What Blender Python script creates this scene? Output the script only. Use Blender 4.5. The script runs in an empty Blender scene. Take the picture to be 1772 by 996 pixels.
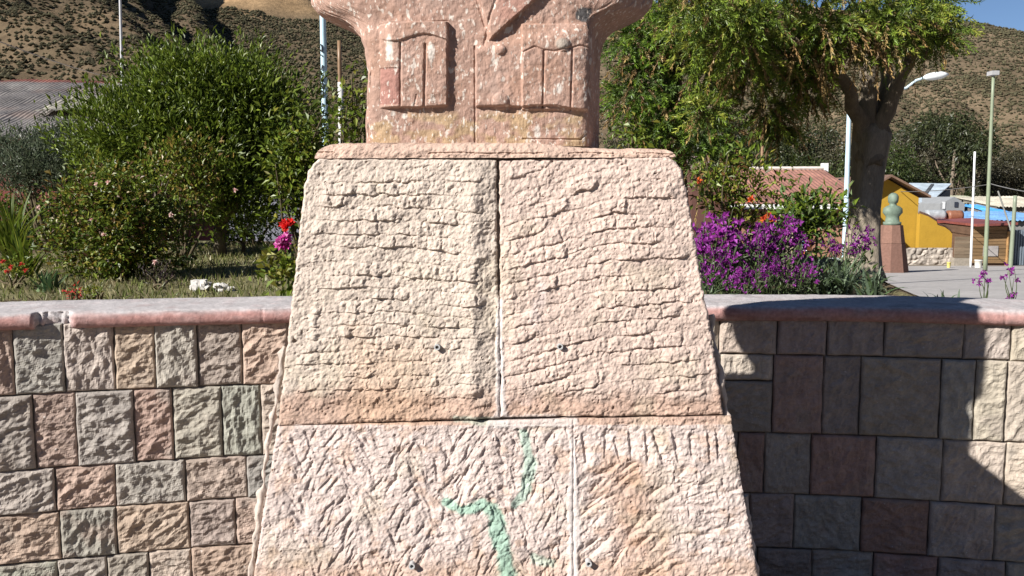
import bpy, math
import numpy as np
from mathutils import Vector

# ------------------------------------------------------------------ camera, sky, sun, exposure
scene = bpy.context.scene
COL = scene.collection
F = 1500.0; CX, CY = 886.0, 498.0; TILT = math.radians(6.0); CAMZ = 1.8
cam_d = bpy.data.cameras.new("camera"); cam = bpy.data.objects.new("camera", cam_d); COL.objects.link(cam)
cam.location = (0, 0, CAMZ); cam.rotation_euler = (math.pi / 2 - TILT, 0, 0)
cam_d.sensor_width = 36.0; cam_d.lens = F / 1772 * 36; cam_d.clip_start = 0.05; cam_d.clip_end = 6000
scene.camera = cam
LIGHT = Vector((1.28, .93, -1.0)).normalized()
world = bpy.data.worlds.new("World"); scene.world = world; world.use_nodes = True
wn = world.node_tree.nodes; bgn = wn["Background"]
sky = wn.new("ShaderNodeTexSky"); sky.sky_type = 'NISHITA'; sky.sun_disc = False
sky.sun_elevation = math.asin(-LIGHT.z); sky.sun_rotation = math.atan2(-LIGHT.x, -LIGHT.y)
sky.altitude = 3500; sky.air_density = 1.0; sky.dust_density = 0.0; sky.ozone_density = 3.0
world.node_tree.links.new(sky.outputs[0], bgn.inputs[0]); bgn.inputs[1].default_value = 0.05
sun_d = bpy.data.lights.new("sun", 'SUN'); sun_d.energy = 5.0; sun_d.angle = math.radians(0.55); sun_d.color = (1, .955, .89)
sun = bpy.data.objects.new("sun", sun_d); COL.objects.link(sun)
sun.rotation_euler = LIGHT.to_track_quat('-Z', 'Y').to_euler(); sun.location = (-20, -15, 30)
vs = scene.view_settings; vs.view_transform = 'Standard'; vs.look = 'None'; vs.gamma = 1; vs.exposure = 0.93
vs.use_curve_mapping = False
scene.render.engine = 'CYCLES'

# ------------------------------------------------------------------ helpers: pixels, noise, meshes
ct, st = math.cos(TILT), math.sin(TILT)
def at(px, py, D):
    """point seen at photo pixel (px,py) lying at forward distance D (scalars or arrays)"""
    px = np.asarray(px, float); py = np.asarray(py, float)
    u = (px - CX) / F; v = (CY - py) / F
    dy = ct + v * st; dz = -st + v * ct
    k = np.asarray(D, float) / dy
    return np.stack(np.broadcast_arrays(u * k, dy * k, CAMZ + dz * k), -1)
def P(px, py, D): return tuple(float(c) for c in at(px, py, D))
def project(V):
    X = V[..., 0]; Y = V[..., 1]; Z = V[..., 2] - CAMZ
    dep = Y * ct - Z * st; up = Y * st + Z * ct
    return CX + F * X / dep, CY - F * up / dep
_rt = np.random.RandomState(7); _tab = _rt.rand(65536)
def _h2(i, j, s): return _tab[(i * 7919 + j * 104729 + s * 3571 + (i * j % 977) * 31) & 65535]
def vn(x, y, s=0):
    x = np.asarray(x, float); y = np.asarray(y, float)
    i = np.floor(x).astype(np.int64); j = np.floor(y).astype(np.int64); a = x - i; b = y - j
    a = a * a * a * (a * (a * 6 - 15) + 10); b = b * b * b * (b * (b * 6 - 15) + 10)
    return (_h2(i, j, s) * (1 - a) + _h2(i + 1, j, s) * a) * (1 - b) + (_h2(i, j + 1, s) * (1 - a) + _h2(i + 1, j + 1, s) * a) * b * 1.0
def fbm(x, y, s=0, o=4, g=.5):
    t = 0; am = 1; n = 0
    for k in range(o):
        t = t + am * (vn(x * 2 ** k + 17.3 * k, y * 2 ** k + 9.1 * k, s + k) - .5); n += am; am *= g
    return t / n * 2          # about -1..1
def scoop(x, y, s=0):
    """squared distance to the nearest scattered point: concave chips with sharp ridges between, 0..1"""
    i = np.floor(x).astype(np.int64); j = np.floor(y).astype(np.int64); best = np.full(np.shape(x), 9.)
    for a in (-1, 0, 1):
        for b in (-1, 0, 1):
            best = np.minimum(best, (x - i - a - _h2(i + a, j + b, s)) ** 2 + (y - j - b - _h2(i + a, j + b, s + 77)) ** 2)
    return np.minimum(best, 1.)
def sm(a, b, x):
    t = np.clip((x - a) / (b - a), 0, 1); return t * t * (3 - 2 * t)
def lin(c):
    c = np.asarray(c, float) / 255; return np.where(c <= .04045, c / 12.92, ((c + .055) / 1.055) ** 2.4)

def new_mesh(name, V, Fc, col=None, smooth=False):
    """V (n,3); Fc list of arrays (m,k) (each its own k)"""
    V = np.asarray(V, np.float32)
    if not isinstance(Fc, list): Fc = [Fc]
    Fc = [np.asarray(f, np.int32) for f in Fc if len(f)]
    me = bpy.data.meshes.new(name)
    loops = np.concatenate([f.ravel() for f in Fc]); tot = np.concatenate([np.full(len(f), f.shape[1], np.int32) for f in Fc])
    start = np.concatenate([[0], np.cumsum(tot)[:-1]]).astype(np.int32)
    me.vertices.add(len(V)); me.vertices.foreach_set("co", V.ravel())
    me.loops.add(len(loops)); me.loops.foreach_set("vertex_index", loops)
    me.polygons.add(len(tot)); me.polygons.foreach_set("loop_start", start); me.polygons.foreach_set("loop_total", tot)
    me.polygons.foreach_set("use_smooth", np.full(len(tot), bool(smooth)))
    me.update(calc_edges=True); me.validate()
    if col is not None:
        c = np.ones((len(V), 4), np.float32); c[:, :3] = np.clip(col, 0, 1)
        a = me.color_attributes.new("Col", 'FLOAT_COLOR', 'POINT'); a.data.foreach_set("color", c.ravel())
    return me
def grid_faces(nr, nc, off=0, wrap=False):
    r = np.arange(nr - 1)[:, None]; c = np.arange(nc if wrap else nc - 1)[None, :]
    c2 = (c + 1) % nc
    return np.stack([r * nc + c, r * nc + c2, (r + 1) * nc + c2, (r + 1) * nc + c], -1).reshape(-1, 4) + off

class MB:
    """collects simple shapes into one mesh"""
    def __init__(s): s.v = []; s.f = {}; s.c = []; s.n = 0
    def add(s, V, Fc, col=(.5, .5, .5)):
        V = np.asarray(V, float); s.v.append(V)
        c = np.asarray(col, float); s.c.append(np.broadcast_to(c, V.shape) if c.ndim == 1 else c)
        for f in (Fc if isinstance(Fc, list) and isinstance(Fc[0], np.ndarray) else [np.asarray(Fc, int)]):
            f = np.asarray(f, int)
            if len(f): s.f.setdefault(f.shape[1], []).append(f + s.n)
        s.n += len(V); return s
    def hexa(s, p8, col=(.5, .5, .5)):   # bottom 4 ccw, top 4 ccw
        return s.add(p8, [[0, 3, 2, 1], [4, 5, 6, 7], [0, 1, 5, 4], [1, 2, 6, 5], [2, 3, 7, 6], [3, 0, 4, 7]], col)
    def box(s, x0, x1, y0, y1, z0, z1, col=(.5, .5, .5)):
        return s.hexa([(x0, y0, z0), (x1, y0, z0), (x1, y1, z0), (x0, y1, z0), (x0, y0, z1), (x1, y0, z1), (x1, y1, z1), (x0, y1, z1)], col)
    def prism(s, poly, y0, y1, col=(.5, .5, .5)):   # polygon in (x,z), extruded y0..y1
        n = len(poly); V = [(x, y0, z) for x, z in poly] + [(x, y1, z) for x, z in poly]
        s.add(V, [np.array([list(range(n))]), np.array([list(range(2 * n - 1, n - 1, -1))]), np.array([[i, i + n, (i + 1) % n + n, (i + 1) % n] for i in range(n)])], col); return s
    def tube(s, path, rad, n=8, col=(.5, .5, .5), rough=0., seed=0):
        path = np.asarray(path, float); rad = np.broadcast_to(np.asarray(rad, float), (len(path),))
        T = np.gradient(path, axis=0); T /= np.linalg.norm(T, axis=1)[:, None] + 1e-9
        ref = np.array([0.31, 1, .12]) if abs(T[:, 2]).mean() > .5 else np.array([0.1, .05, 1.])
        A = np.cross(T, ref); A /= np.linalg.norm(A, axis=1)[:, None]; B = np.cross(T, A)
        an = np.arange(n) / n * 2 * math.pi
        rr = rad[:, None] * np.ones(n)
        if rough: rr = rr * (1 + rough * fbm(an[None, :] * 2.2 + seed, np.arange(len(path))[:, None] * .33 + 3 * seed, 3, 3))
        V = path[:, None] + rr[..., None] * (np.cos(an)[None, :, None] * A[:, None] + np.sin(an)[None, :, None] * B[:, None])
        m = len(path); V = np.concatenate([V.reshape(-1, 3), path[:1], path[-1:]])
        f = grid_faces(m, n, 0, True)
        caps = [[m * n, (i + 1) % n, i] for i in range(n)] + [[m * n + 1, (m - 1) * n + i, (m - 1) * n + (i + 1) % n] for i in range(n)]
        return s.add(V, [f, np.array(caps)], col)
    def ball(s, c, r, col=(.5, .5, .5), n=10, seed=0, rough=0.):
        th = np.linspace(0, math.pi, n)[:, None]; ph = np.arange(2 * n)[None, :] / (2 * n) * 2 * math.pi
        k = 1 + rough * fbm(ph * 1.3 + seed * 3.1, th * 2 + seed, 5, 3) * np.sin(th)
        r = np.broadcast_to(np.asarray(r, float), (3,))
        V = np.stack([np.sin(th) * np.cos(ph) * r[0] * k, np.sin(th) * np.sin(ph) * r[1] * k, np.cos(th) * r[2] * k * np.ones_like(ph)], -1).reshape(-1, 3) + np.asarray(c)
        return s.add(V, grid_faces(n, 2 * n, 0, True), col)
    def mesh(s, name, smooth=False, off=(0, 0, 0)):
        return new_mesh(name, np.concatenate(s.v) - np.asarray(off), [np.concatenate(x) for x in s.f.values()], np.concatenate(s.c), smooth)

def thing(name, label, cat, loc=(0, 0, 0), group=None, rz=0):
    o = bpy.data.objects.new(name, None); COL.objects.link(o); o.location = loc; o.rotation_euler = (0, 0, rz); o.empty_display_size = .1
    o["label"] = label; o["category"] = cat
    if group: o["group"] = group
    return o
def part(name, me, mat, parent=None, local=False):
    """me in world coordinates unless local; child of parent"""
    o = bpy.data.objects.new(name, me); COL.objects.link(o)
    if mat and not me.materials: me.materials.append(mat)
    if parent is not None:
        o.parent = parent
        if not local:
            l = np.array(parent.location, np.float32); p = parent.parent
            while p is not None: l = l + np.array(p.location, np.float32); p = p.parent
            co = np.empty(len(me.vertices) * 3, np.float32); me.vertices.foreach_get("co", co)
            me.vertices.foreach_set("co", (co.reshape(-1, 3) - l).ravel()); me.update()
    return o
def solo(name, me, mat, label, cat, group=None):
    o = part(name, me, mat); o["label"] = label; o["category"] = cat
    if group: o["group"] = group
    return o
def struct(name, me, mat, kind="structure"):
    o = part(name, me, mat); o["kind"] = kind; return o
def copy_tree(o, loc, rz=0, sc=1.0, label=None, parent=None):
    c = o.copy(); COL.objects.link(c)
    if parent is None:
        c.location = loc; c.rotation_euler = (0, 0, rz); c.scale = (sc, sc, sc)
        if label: c["label"] = label
    else: c.parent = parent
    for ch in list(o.children): copy_tree(ch, None, parent=c)
    return c

# ------------------------------------------------------------------ materials
def material(name, rough=.85, spec=.3, bump=0., bscale=40., var=.25, vscale=12., speck=None, metallic=0., trans=0., stretch=(1, 1, 1), fine=0.):
    """vertex colour 'Col' broken up by procedural noise, with fine bump"""
    m = bpy.data.materials.new(name); m.use_nodes = True; nt = m.node_tree; N = nt.nodes; L = nt.links
    b = N["Principled BSDF"]; b.inputs["Roughness"].default_value = rough; b.inputs["Specular IOR Level"].default_value = spec; b.inputs["Metallic"].default_value = metallic
    at_ = N.new("ShaderNodeAttribute"); at_.attribute_name = "Col"; c = at_.outputs["Color"]
    tc = N.new("ShaderNodeTexCoord"); mp = N.new("ShaderNodeMapping"); mp.inputs["Scale"].default_value = stretch
    L.new(tc.outputs["Object"], mp.inputs[0]); co = mp.outputs[0]
    def noise(sc, det=4, ro=.6):
        n = N.new("ShaderNodeTexNoise"); n.inputs["Scale"].default_value = sc; n.inputs["Detail"].default_value = det; n.inputs["Roughness"].default_value = ro
        L.new(co, n.inputs["Vector"]); return n
    if var:
        for sc, v in ((vscale, var), (vscale * 9, fine)):
            if not v: continue
            n = noise(sc); mr = N.new("ShaderNodeMapRange"); mr.inputs[1].default_value = .3; mr.inputs[2].default_value = .7
            mr.inputs[3].default_value = 1 - v; mr.inputs[4].default_value = 1 + v; L.new(n.outputs[0], mr.inputs[0])
            mx = N.new("ShaderNodeVectorMath"); mx.operation = 'SCALE'; L.new(c, mx.inputs[0]); L.new(mr.outputs[0], mx.inputs["Scale"]); c = mx.outputs[0]
    for spk in (speck or []):
        scl, thr, colr, amt = spk
        n = noise(scl, 2, .5); cr = N.new("ShaderNodeMapRange"); cr.inputs[1].default_value = thr; cr.inputs[2].default_value = thr + .03; cr.inputs[4].default_value = amt
        L.new(n.outputs[0], cr.inputs[0]); mx = N.new("ShaderNodeMix"); mx.data_type = 'RGBA'
        L.new(cr.outputs[0], mx.inputs["Factor"]); L.new(c, mx.inputs[6]); mx.inputs[7].default_value = (*colr, 1); c = mx.outputs[2]
    L.new(c, b.inputs["Base Color"])
    if bump:
        n = noise(bscale, 6, .65); bp = N.new("ShaderNodeBump"); bp.inputs["Strength"].default_value = 1.0; bp.inputs["Distance"].default_value = bump
        L.new(n.outputs[0], bp.inputs["Height"]); L.new(bp.outputs[0], b.inputs["Normal"])
    if trans:
        t = N.new("ShaderNodeBsdfTranslucent"); L.new(c, t.inputs[0]); ms = N.new("ShaderNodeMixShader"); ms.inputs[0].default_value = trans
        L.new(b.outputs[0], ms.inputs[1]); L.new(t.outputs[0], ms.inputs[2]); L.new(ms.outputs[0], N["Material Output"].inputs[0])
    return m
M_ped = material("pedestal_stone", .92, .15, .003, 130, .10, 7, fine=.10)
M_bust = material("bust_stone", .88, .2, .0035, 110, .14, 9, speck=[(55, .635, (.60, .54, .48), .8), (120, .63, (.58, .52, .46), .7)], stretch=(1, 1, .55), fine=.14)
M_wall = material("wall_stone", .92, .15, .004, 90, .16, 14, fine=.12, speck=[(60, .72, (.55, .53, .5), .5)])
M_mortar = material("mortar", .95, .1, .004, 60, .2, 10)
M_cement = material("coping_cement", .9, .2, .003, 120, .15, 6, fine=.22)
M_leaf = material("foliage", .42, .36, 0, 1, .12, 3, trans=.3)
M_petal = material("petals", .6, .2, 0, 1, .1, 30, trans=.3)
M_bark = material("bark", .95, .1, .009, 24, .3, 14, stretch=(1, 1, .25), fine=.2)
M_soil = material("soil", .97, .1, .02, 25, .3, 3, fine=.3)
M_road = material("concrete_road", .92, .15, .006, 9, .12, .7, fine=.12)
M_hill = material("hill_earth", .97, .05, .8, .35, .3, .03, fine=.25)
M_scrub = material("scrub", .9, .1, 0, 1, .2, .3)
M_plaster = material("plaster", .9, .15, .006, 12, .08, 2, fine=.06)
M_paint = material("painted_metal", .45, .4, 0, 1, .08, 6, fine=.05)
M_tin = material("tin_roof", .5, .4, .004, 9, .3, .8, fine=.2)
M_wood = material("weathered_wood", .85, .2, .006, 14, .2, 3, stretch=(.3, 1, 3), fine=.15)
M_bronze = material("green_bronze", .6, .4, .003, 30, .2, 8, fine=.15)
M_wire = material("wire", .6, .3, 0, 1, .05, 4)

# ------------------------------------------------------------------ ground, road, hills
def gz(y): return np.where(y < 14, 0., np.where(y < 40, -(y - 14) * .048, np.where(y < 60, -1.25 - (y - 40) * .0475, -2.2)))
def ground_at(px, py):
    D = 20.
    for _ in range(60):
        p = at(px, py, 1.0); sl = (CAMZ - p[2]); D = .5 * D + .5 * float((CAMZ - gz(np.array(D))) / max(sl, 1e-3))
    return D
ys = np.concatenate([np.linspace(-60, 0, 8), np.linspace(2, 60, 40), np.linspace(70, 4000, 24)])
xs = np.concatenate([-np.geomspace(4000, 20, 14), np.linspace(-16, 16, 17), np.geomspace(20, 4000, 14)])
GX, GY = np.meshgrid(xs, ys); V = np.stack([GX, GY, gz(GY)], -1).reshape(-1, 3)
struct("ground", new_mesh("ground", V, grid_faces(len(ys), len(xs)), np.tile((.17, .14, .105), (len(V), 1))), M_soil)
# plaza paving before the wall
m = MB(); m.add([(-9, -8, .004), (9, -8, .004), (9, 4.2, .004), (-9, 4.2, .004)], [[0, 1, 2, 3]], (.17, .155, .14)); struct("pavement", m.mesh("pavement"), M_road)
# concrete road on the right, falling away
ry = np.linspace(7, 36, 30); rx = np.linspace(0, 1, 12)
RX, RY = np.meshgrid(rx, ry); x0 = 1.5 + 0 * RY; x1 = 22 + .3 * RY
V = np.stack([x0 + (x1 - x0) * RX, RY, gz(RY) + .006], -1).reshape(-1, 3)
struct("road", new_mesh("road", V, grid_faces(30, 12), np.tile((.33, .315, .305), (len(V), 1))), M_road)

def ridge_h(X, Y, pts, slope, rnd, back=None):
    back = back or slope
    best = np.full(X.shape, -1e9)
    for a, b in zip(pts[:-1], pts[1:]):
        a = np.array(a); b = np.array(b); d = b[:2] - a[:2]; l2 = d @ d
        t = np.clip(((X - a[0]) * d[0] + (Y - a[1]) * d[1]) / l2, 0, 1)
        ds = np.hypot(X - a[0] - t * d[0], Y - a[1] - t * d[1])
        side = (X - a[0]) * -d[1] + (Y - a[1]) * d[0]            # >0: the far right flank, away from the sun
        sl = slope + (back - slope) * sm(-8, 8, side / math.sqrt(l2))
        best = np.maximum(best, a[2] + t * (b[2] - a[2]) - sl * (np.sqrt(ds * ds + rnd * rnd) - rnd))
    return best
SP = [([P(-420, -330, 420), P(-80, -60, 340), P(60, 20, 290), P(150, 85, 245), P(240, 150, 205)], .55, 3, 1.25),
      ([P(-160, -330, 520), P(60, -120, 440), P(150, -20, 380), P(235, 60, 320), P(300, 118, 275), P(360, 190, 235)], .55, 3, 1.3),
      ([P(20, -330, 620), P(190, -60, 500), P(250, 20, 440), P(318, 80, 385), P(390, 160, 320)], .55, 3, 1.3),
      ([P(160, -330, 720), P(292, -30, 580), P(335, 28, 520), P(376, 78, 470), P(430, 170, 400)], .6, 4, 1.4),
      ([P(250, -420, 950), P(440, -70, 740), P(520, -10, 660), P(585, 40, 600), P(660, 110, 520), P(740, 200, 420)], .5, 6, 1.0),
      ([P(380, -260, 1150), P(700, -60, 1050), P(900, 10, 1050), P(1300, 10, 1000)], .75, 15, .75),
      ([P(1250, 0, 950), P(1480, 25, 880), P(1640, 46, 800), P(1700, 60, 780), P(1790, 84, 740), P(2000, 170, 640), P(2300, 260, 560)], .36, 30, .36),
      ([P(1700, 60, 780), P(1640, 150, 560), P(1600, 230, 420)], .42, 10, .7),
      ([P(1620, 48, 800), P(1540, 150, 560), P(1480, 230, 420)], .42, 10, .7),
      ([P(1780, 84, 740), P(1760, 170, 520), P(1730, 250, 380)], .42, 10, .7)]
def hill(X, Y, fine=True):
    wx = X + 9 * fbm(X / 70, Y / 70, 11, 3); wy = Y + 9 * fbm(X / 70, Y / 70, 21, 3)
    h = np.full(X.shape, -60.)
    for pts, s, r, bk_ in SP: h = np.maximum(h, ridge_h(wx, wy, pts, s, r, bk_))
    h = h + sm(0, 30, h) * (5 * fbm(X / 45, Y / 45, 31, 4) + (1.2 * fbm(X / 9, Y / 9, 41, 3) if fine else 0))
    return h
hx = np.linspace(-620, 1000, 380); hy = np.concatenate([np.linspace(110, 560, 190), np.linspace(566, 1250, 70)])
HX, HY = np.meshgrid(hx, hy); HZ = hill(HX, HY)
HZ = np.where(HZ < -2.4, -6, HZ)
tan = sm(.6, .8, fbm(HX / 160, HY / 160, 51, 3) * .5 + .5) * .3 + sm(585, 625, HY + 20 * fbm(HX / 30, HY / 30, 52, 2)) * (HX < -120) + sm(760, 900, HY) * (HX < 320)
ec = np.array((.098, .074, .048)) * (1 - np.clip(tan, 0, 1))[..., None] + np.array((.30, .20, .11)) * np.clip(tan, 0, 1)[..., None]
ec = ec * (1 + .45 * sm(0, 150, HX))[..., None] * np.where(HX > 60, 1, 1)[..., None]; gr = sm(.1, .6, fbm(HX / 60, HY / 60, 61, 4))[..., None] * .6; ec = ec * (1 - gr) + np.array((.07, .06, .034)) * gr
struct("hills", new_mesh("hills", np.stack([HX, HY, HZ], -1).reshape(-1, 3), grid_faces(*HX.shape), ec.reshape(-1, 3), True), M_hill)
# unseen hills added behind and beside the viewpoint to block low sky light
an = np.linspace(math.radians(-55), math.radians(235), 160)[None]; rd = np.linspace(0, 1, 16)[:, None]      # measured from -y side
rr_ = 230 + 420 * rd; zz_ = -3 + 150 * rd ** .9 * (1 + .25 * fbm(an * 5, rd * 3, 5, 3)) * sm(0, .12, (an - an[0, 0])) * sm(0, .12, an[0, -1] - an)
V = np.stack([-rr_ * np.cos(an), -rr_ * np.sin(an), zz_ + 0 * an], -1).reshape(-1, 3)
struct("sky_block_hills", new_mesh("sky_block_hills", V, grid_faces(16, 160), np.tile((.09, .07, .045), (len(V), 1)), True), M_hill)
# scrub bushes dotted over the slopes
rs = np.random.RandomState(3); n = 520000
bx = rs.uniform(-420, 620, n); by = rs.uniform(150, 800, n)
ppx = CX + F * bx / by; keep = (ppx > -120) & (ppx < 1900) & ((ppx < 680) | (ppx > 1050) | (rs.rand(n) < .5)); bx, by = bx[keep], by[keep]
den = .5 + .5 * fbm(bx / 50, by / 50, 71, 3); keep = (rs.rand(len(bx)) < den) & ~((by > 780) & (bx < 320)) & ~((by > 600) & (bx < -120)); bx, by = bx[keep], by[keep]
bz = hill(bx, by); q_px, q_py = project(np.stack([bx, by, bz], -1)); keep = (bz > -1) & (q_py > -40) & (q_py < 330); bx, by, bz = bx[keep], by[keep], bz[keep]
pm = rs.permutation(len(bx)); lf_ = bx[pm] < 0; idx = np.concatenate([pm[lf_][:46000], pm[~lf_][:32000]]); bx, by, bz = bx[idx], by[idx], bz[idx]; n = len(bx)
oc = np.array([(1, 0, 0), (0, 1, 0), (-1, 0, 0), (0, -1, 0), (0, 0, 1), (0, 0, -.6)]); of = np.array([(0, 1, 4), (1, 2, 4), (2, 3, 4), (3, 0, 4), (1, 0, 5), (2, 1, 5), (3, 2, 5), (0, 3, 5)])
rr = rs.uniform(.4, 1.35, n) * (by / 400) ** .4
V = np.stack([bx, by, bz + .25 * rr], -1)[:, None] + oc[None] * rr[:, None, None] * rs.uniform(.6, 1.2, (n, 6, 1)) * np.array((1, 1, .8))
bc = np.array((.042, .040, .024))[None] * rs.uniform(.6, 1.5, (n, 1)) + rs.uniform(0, .03, (n, 1)) * np.array((1, .8, .4))
struct("scrub", new_mesh("scrub", V.reshape(-1, 3), (of[None] + 6 * np.arange(n)[:, None, None]).reshape(-1, 3), np.repeat(bc, 6, 0)), M_scrub, "stuff")

# ------------------------------------------------------------------ pedestal
PX_, PYF, PZT, BAT = -.046, 2.40, 1.94, .12        # centre x, front y at top, top z, batter
def on_front(px, py, lift=0.):
    """points of the battered front plane seen at photo pixels"""
    p = at(px, py, 1.0); dy = p[..., 1]; dz = p[..., 2] - CAMZ
    t = (PYF - lift - BAT * (PZT - CAMZ)) / (dy - BAT * dz)
    return np.stack([p[..., 0] * t, dy * t, CAMZ + dz * t], -1)
R0X, R0Y, RW, RH = 420, 236, 910, 1290
rpx, rpy = np.meshgrid(np.arange(RW) + R0X, np.arange(RH) + R0Y); rpx = rpx.astype(float); rpy = rpy.astype(float)
H = np.zeros((RH, RW))
def stamp(cx, cy, L, Wd, ang, depth, skew=.5):
    """chisel cut: lens shaped, sharp on one flank"""
    r = int(L / 2 + Wd + 2); i0 = int(cy - R0Y); j0 = int(cx - R0X)
    a, b, c, d = max(i0 - r, 0), min(i0 + r, RH), max(j0 - r, 0), min(j0 + r, RW)
    if a >= b or c >= d: return
    X = rpx[a:b, c:d] - cx; Y = rpy[a:b, c:d] - cy; ca, sa = math.cos(ang), math.sin(ang)
    u = (X * ca + Y * sa) / (L / 2); v = (-X * sa + Y * ca) / Wd
    k = np.clip(1 - u * u, 0, 1) ** .6
    prof = np.where(v > 0, np.clip(1 - v / .35, 0, 1), np.clip(1 + v / 1.3, 0, 1) ** 1.5)
    H[a:b, c:d] = np.minimum(H[a:b, c:d], H[a:b, c:d] * .4 - depth * k * prof)
def courses(v, u, seed, blen, mask, amp):
    """rows of chiselled lumps: each swells towards its lower edge and breaks off sharply"""
    row = np.floor(v); f = v - row
    off = _tab[(row.astype(int) * 131 + seed * 17) & 65535] * blen * 3
    uw = (u + off) / blen + .55 * (vn(u / blen * .9 + row * 5.7, row * 3.3, seed) - .5)
    br = np.floor(uw); g = uw - br
    hb = _h2(br.astype(int), row.astype(int), seed)
    edge = np.minimum(1, np.minimum(g, 1 - g) * blen / 4.0)
    low = np.where(f < .2, f / .2 * .85, np.where(f < .93, .85 + .15 * (np.clip(f - .2, 0, 1) / .73), np.clip(1 - (f - .93) / .06, 0, 1)))
    lump = low * (.3 + .7 * edge ** .7 * (hb > .28) + .7 * (hb <= .28)) * (.45 + .75 * hb)
    line = .22 + .78 * sm(.3, .6, vn(u / 48, row * 1.7 + .3, seed + 5)); lump = lump * (.72 + .5 * vn(u / 9, v * 2.6, seed + 9))
    return amp * mask * lump * line
wob = 5 * fbm(rpx / 110, rpy / 60, 5, 3); wob2 = 4.6 * fbm(rpx / 17, rpy / 13, 15, 3)
rows_end = 686 + 10 * fbm(rpx / 60, rpy / 400, 9, 2)
UL = (rpx < 865) & (rpy < 733); UR = (rpx >= 865) & (rpy < 720); LL = (rpy >= 722) & (rpx < 990); LR = (rpy >= 720) & (rpx >= 990)
mk = sm(0, 18, rpx - (555 - (rpy - 290) * .11 + 12 * fbm(rpx / 300, rpy / 30, 8, 2))) * sm(838, 815, rpx + 12 * fbm(rpx / 300, rpy / 40, 6, 2)) * sm(rows_end + 8, rows_end - 8, rpy) * sm(292, 312, rpy)
yv = rpy - .10 * np.clip(rpx - 690, 0, 200) * sm(320, 420, rpy) * sm(680, 520, rpy) + .05 * (rpx - 560) * sm(480, 640, rpy) + wob + wob2
H += np.where(UL, courses(yv / 22.5, rpx + 2.2 * wob2, 1, 30, mk, .0085), 0)
mk = sm(868, 890, rpx) * sm(0, 22, 1168 + (rpy - 290) * .165 - rpx + 8 * fbm(rpx / 300, rpy / 25, 18, 2)) * sm(rows_end + 2, rows_end - 14, rpy) * sm(284, 300, rpy)
tl = .25 * np.minimum(rpx - 870, 190 - 20 * sm(300, 600, rpy)) + .10 * np.clip(rpx - 1060, 0, 300) * sm(380, 620, rpy)
H += np.where(UR, courses((rpy + tl + .8 * wob + wob2) / 26, rpx + 2.2 * wob2, 2, 46, mk, .0085), 0)
n0_ = fbm(rpx / 20, rpy / 20, 64, 2)
rs = np.random.RandomState(11)
for i in range(880):      # herringbone cuts of the lower left block
    cx = rs.uniform(500, 985); cy = rs.uniform(745, 1480); ang = math.radians(90 + (28 if int((cx - 480 + 20 * math.sin(cy / 40)) / 62) % 2 else -28) + rs.normal(0, 11))
    if cx < 492 - (cy - 737) * .16 + 14: continue
    if cx > 925 and rs.rand() < .6: continue
    stamp(cx, cy, rs.uniform(20, 46), rs.uniform(6, 10), ang, rs.uniform(.003, .007))
for i in range(130):
    cx = rs.uniform(900, 985); cy = rs.uniform(740, 1400); stamp(cx, cy, rs.uniform(10, 22), rs.uniform(4, 7), math.radians(rs.uniform(60, 120)), rs.uniform(.003, .006))
for cx in (1012, 1046, 1068, 1092, 1118, 1140, 1168, 1196, 1222, 1240):     # upright bars at the top of the lower right block
    stamp(cx + rs.normal(0, 3), 770 + rs.normal(0, 6), rs.uniform(48, 66), 10, math.radians(82 + rs.normal(0, 5)), rs.uniform(.006, .009))
for i in range(120):      # slanting cuts under them
    cx = rs.uniform(1005, 1190); cy = rs.uniform(805, 1400); stamp(cx, cy, rs.uniform(30, 60), rs.uniform(9, 14), math.radians(-40 + rs.normal(0, 9)), rs.uniform(.005, .010))
for i in range(90):       # level cuts along its right margin
    cx = rs.uniform(1165, 1275 + 0); cy = rs.uniform(815, 1400); stamp(cx, cy, rs.uniform(26, 50), rs.uniform(8, 12), math.radians(-6 + rs.normal(0, 7)), rs.uniform(.004, .008))
for i in range(60):
    cx = rs.uniform(1165, 1280); cy = rs.uniform(815, 1400); stamp(cx, cy, rs.uniform(12, 22), rs.uniform(4, 7), math.radians(90 + rs.normal(0, 12)), rs.uniform(.003, .006))
H += .005 * fbm(rpx / 70, rpy / 70, 25, 3) + .0028 * fbm(rpx / 18, rpy / 18, 26, 3) + .0022 * fbm(rpx / 5, rpy / 5, 27, 2) - .0028 * sm(.35, 0, np.abs(fbm(rpx / 20, rpy / 15, 28, 3))) * vn(rpx / 30, rpy / 30, 29)
H -= (.0036 + .0016 * (LL | LR)) * (1 - scoop(rpx / 22 + .4 * n0_, rpy / 16, 61)) ** 2 * (.2 + vn(rpx / 40, rpy / 40, 62)) +   .0012 * (1 - scoop(rpx / 6, rpy / 6, 63)) ** 2
rockf = np.clip(sm(rows_end - 4, rows_end + 14, rpy) * (rpy < 733) + sm(812, 838, rpx) * (rpx < 865) * (rpy < 690), 0, 1)
H += rockf * (.007 * fbm(rpx / 30, rpy / 22, 35, 4) - .002)
H += (rpx < 865) * (rpy < 725) * .012 * np.exp(-((rpx - 822) / 22) ** 2) * sm(270, 330, rpy)     # swollen right margin of the left slab
H -= (np.hypot(rpx - 512, rpy - 588) < 3.5) * .01 + (np.hypot(rpx - 690, rpy - 598) < 4.5) * .006
pit = vn(rpx / 5, rpy / 5, 44); H -= .006 * sm(.93, .97, pit)
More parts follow.
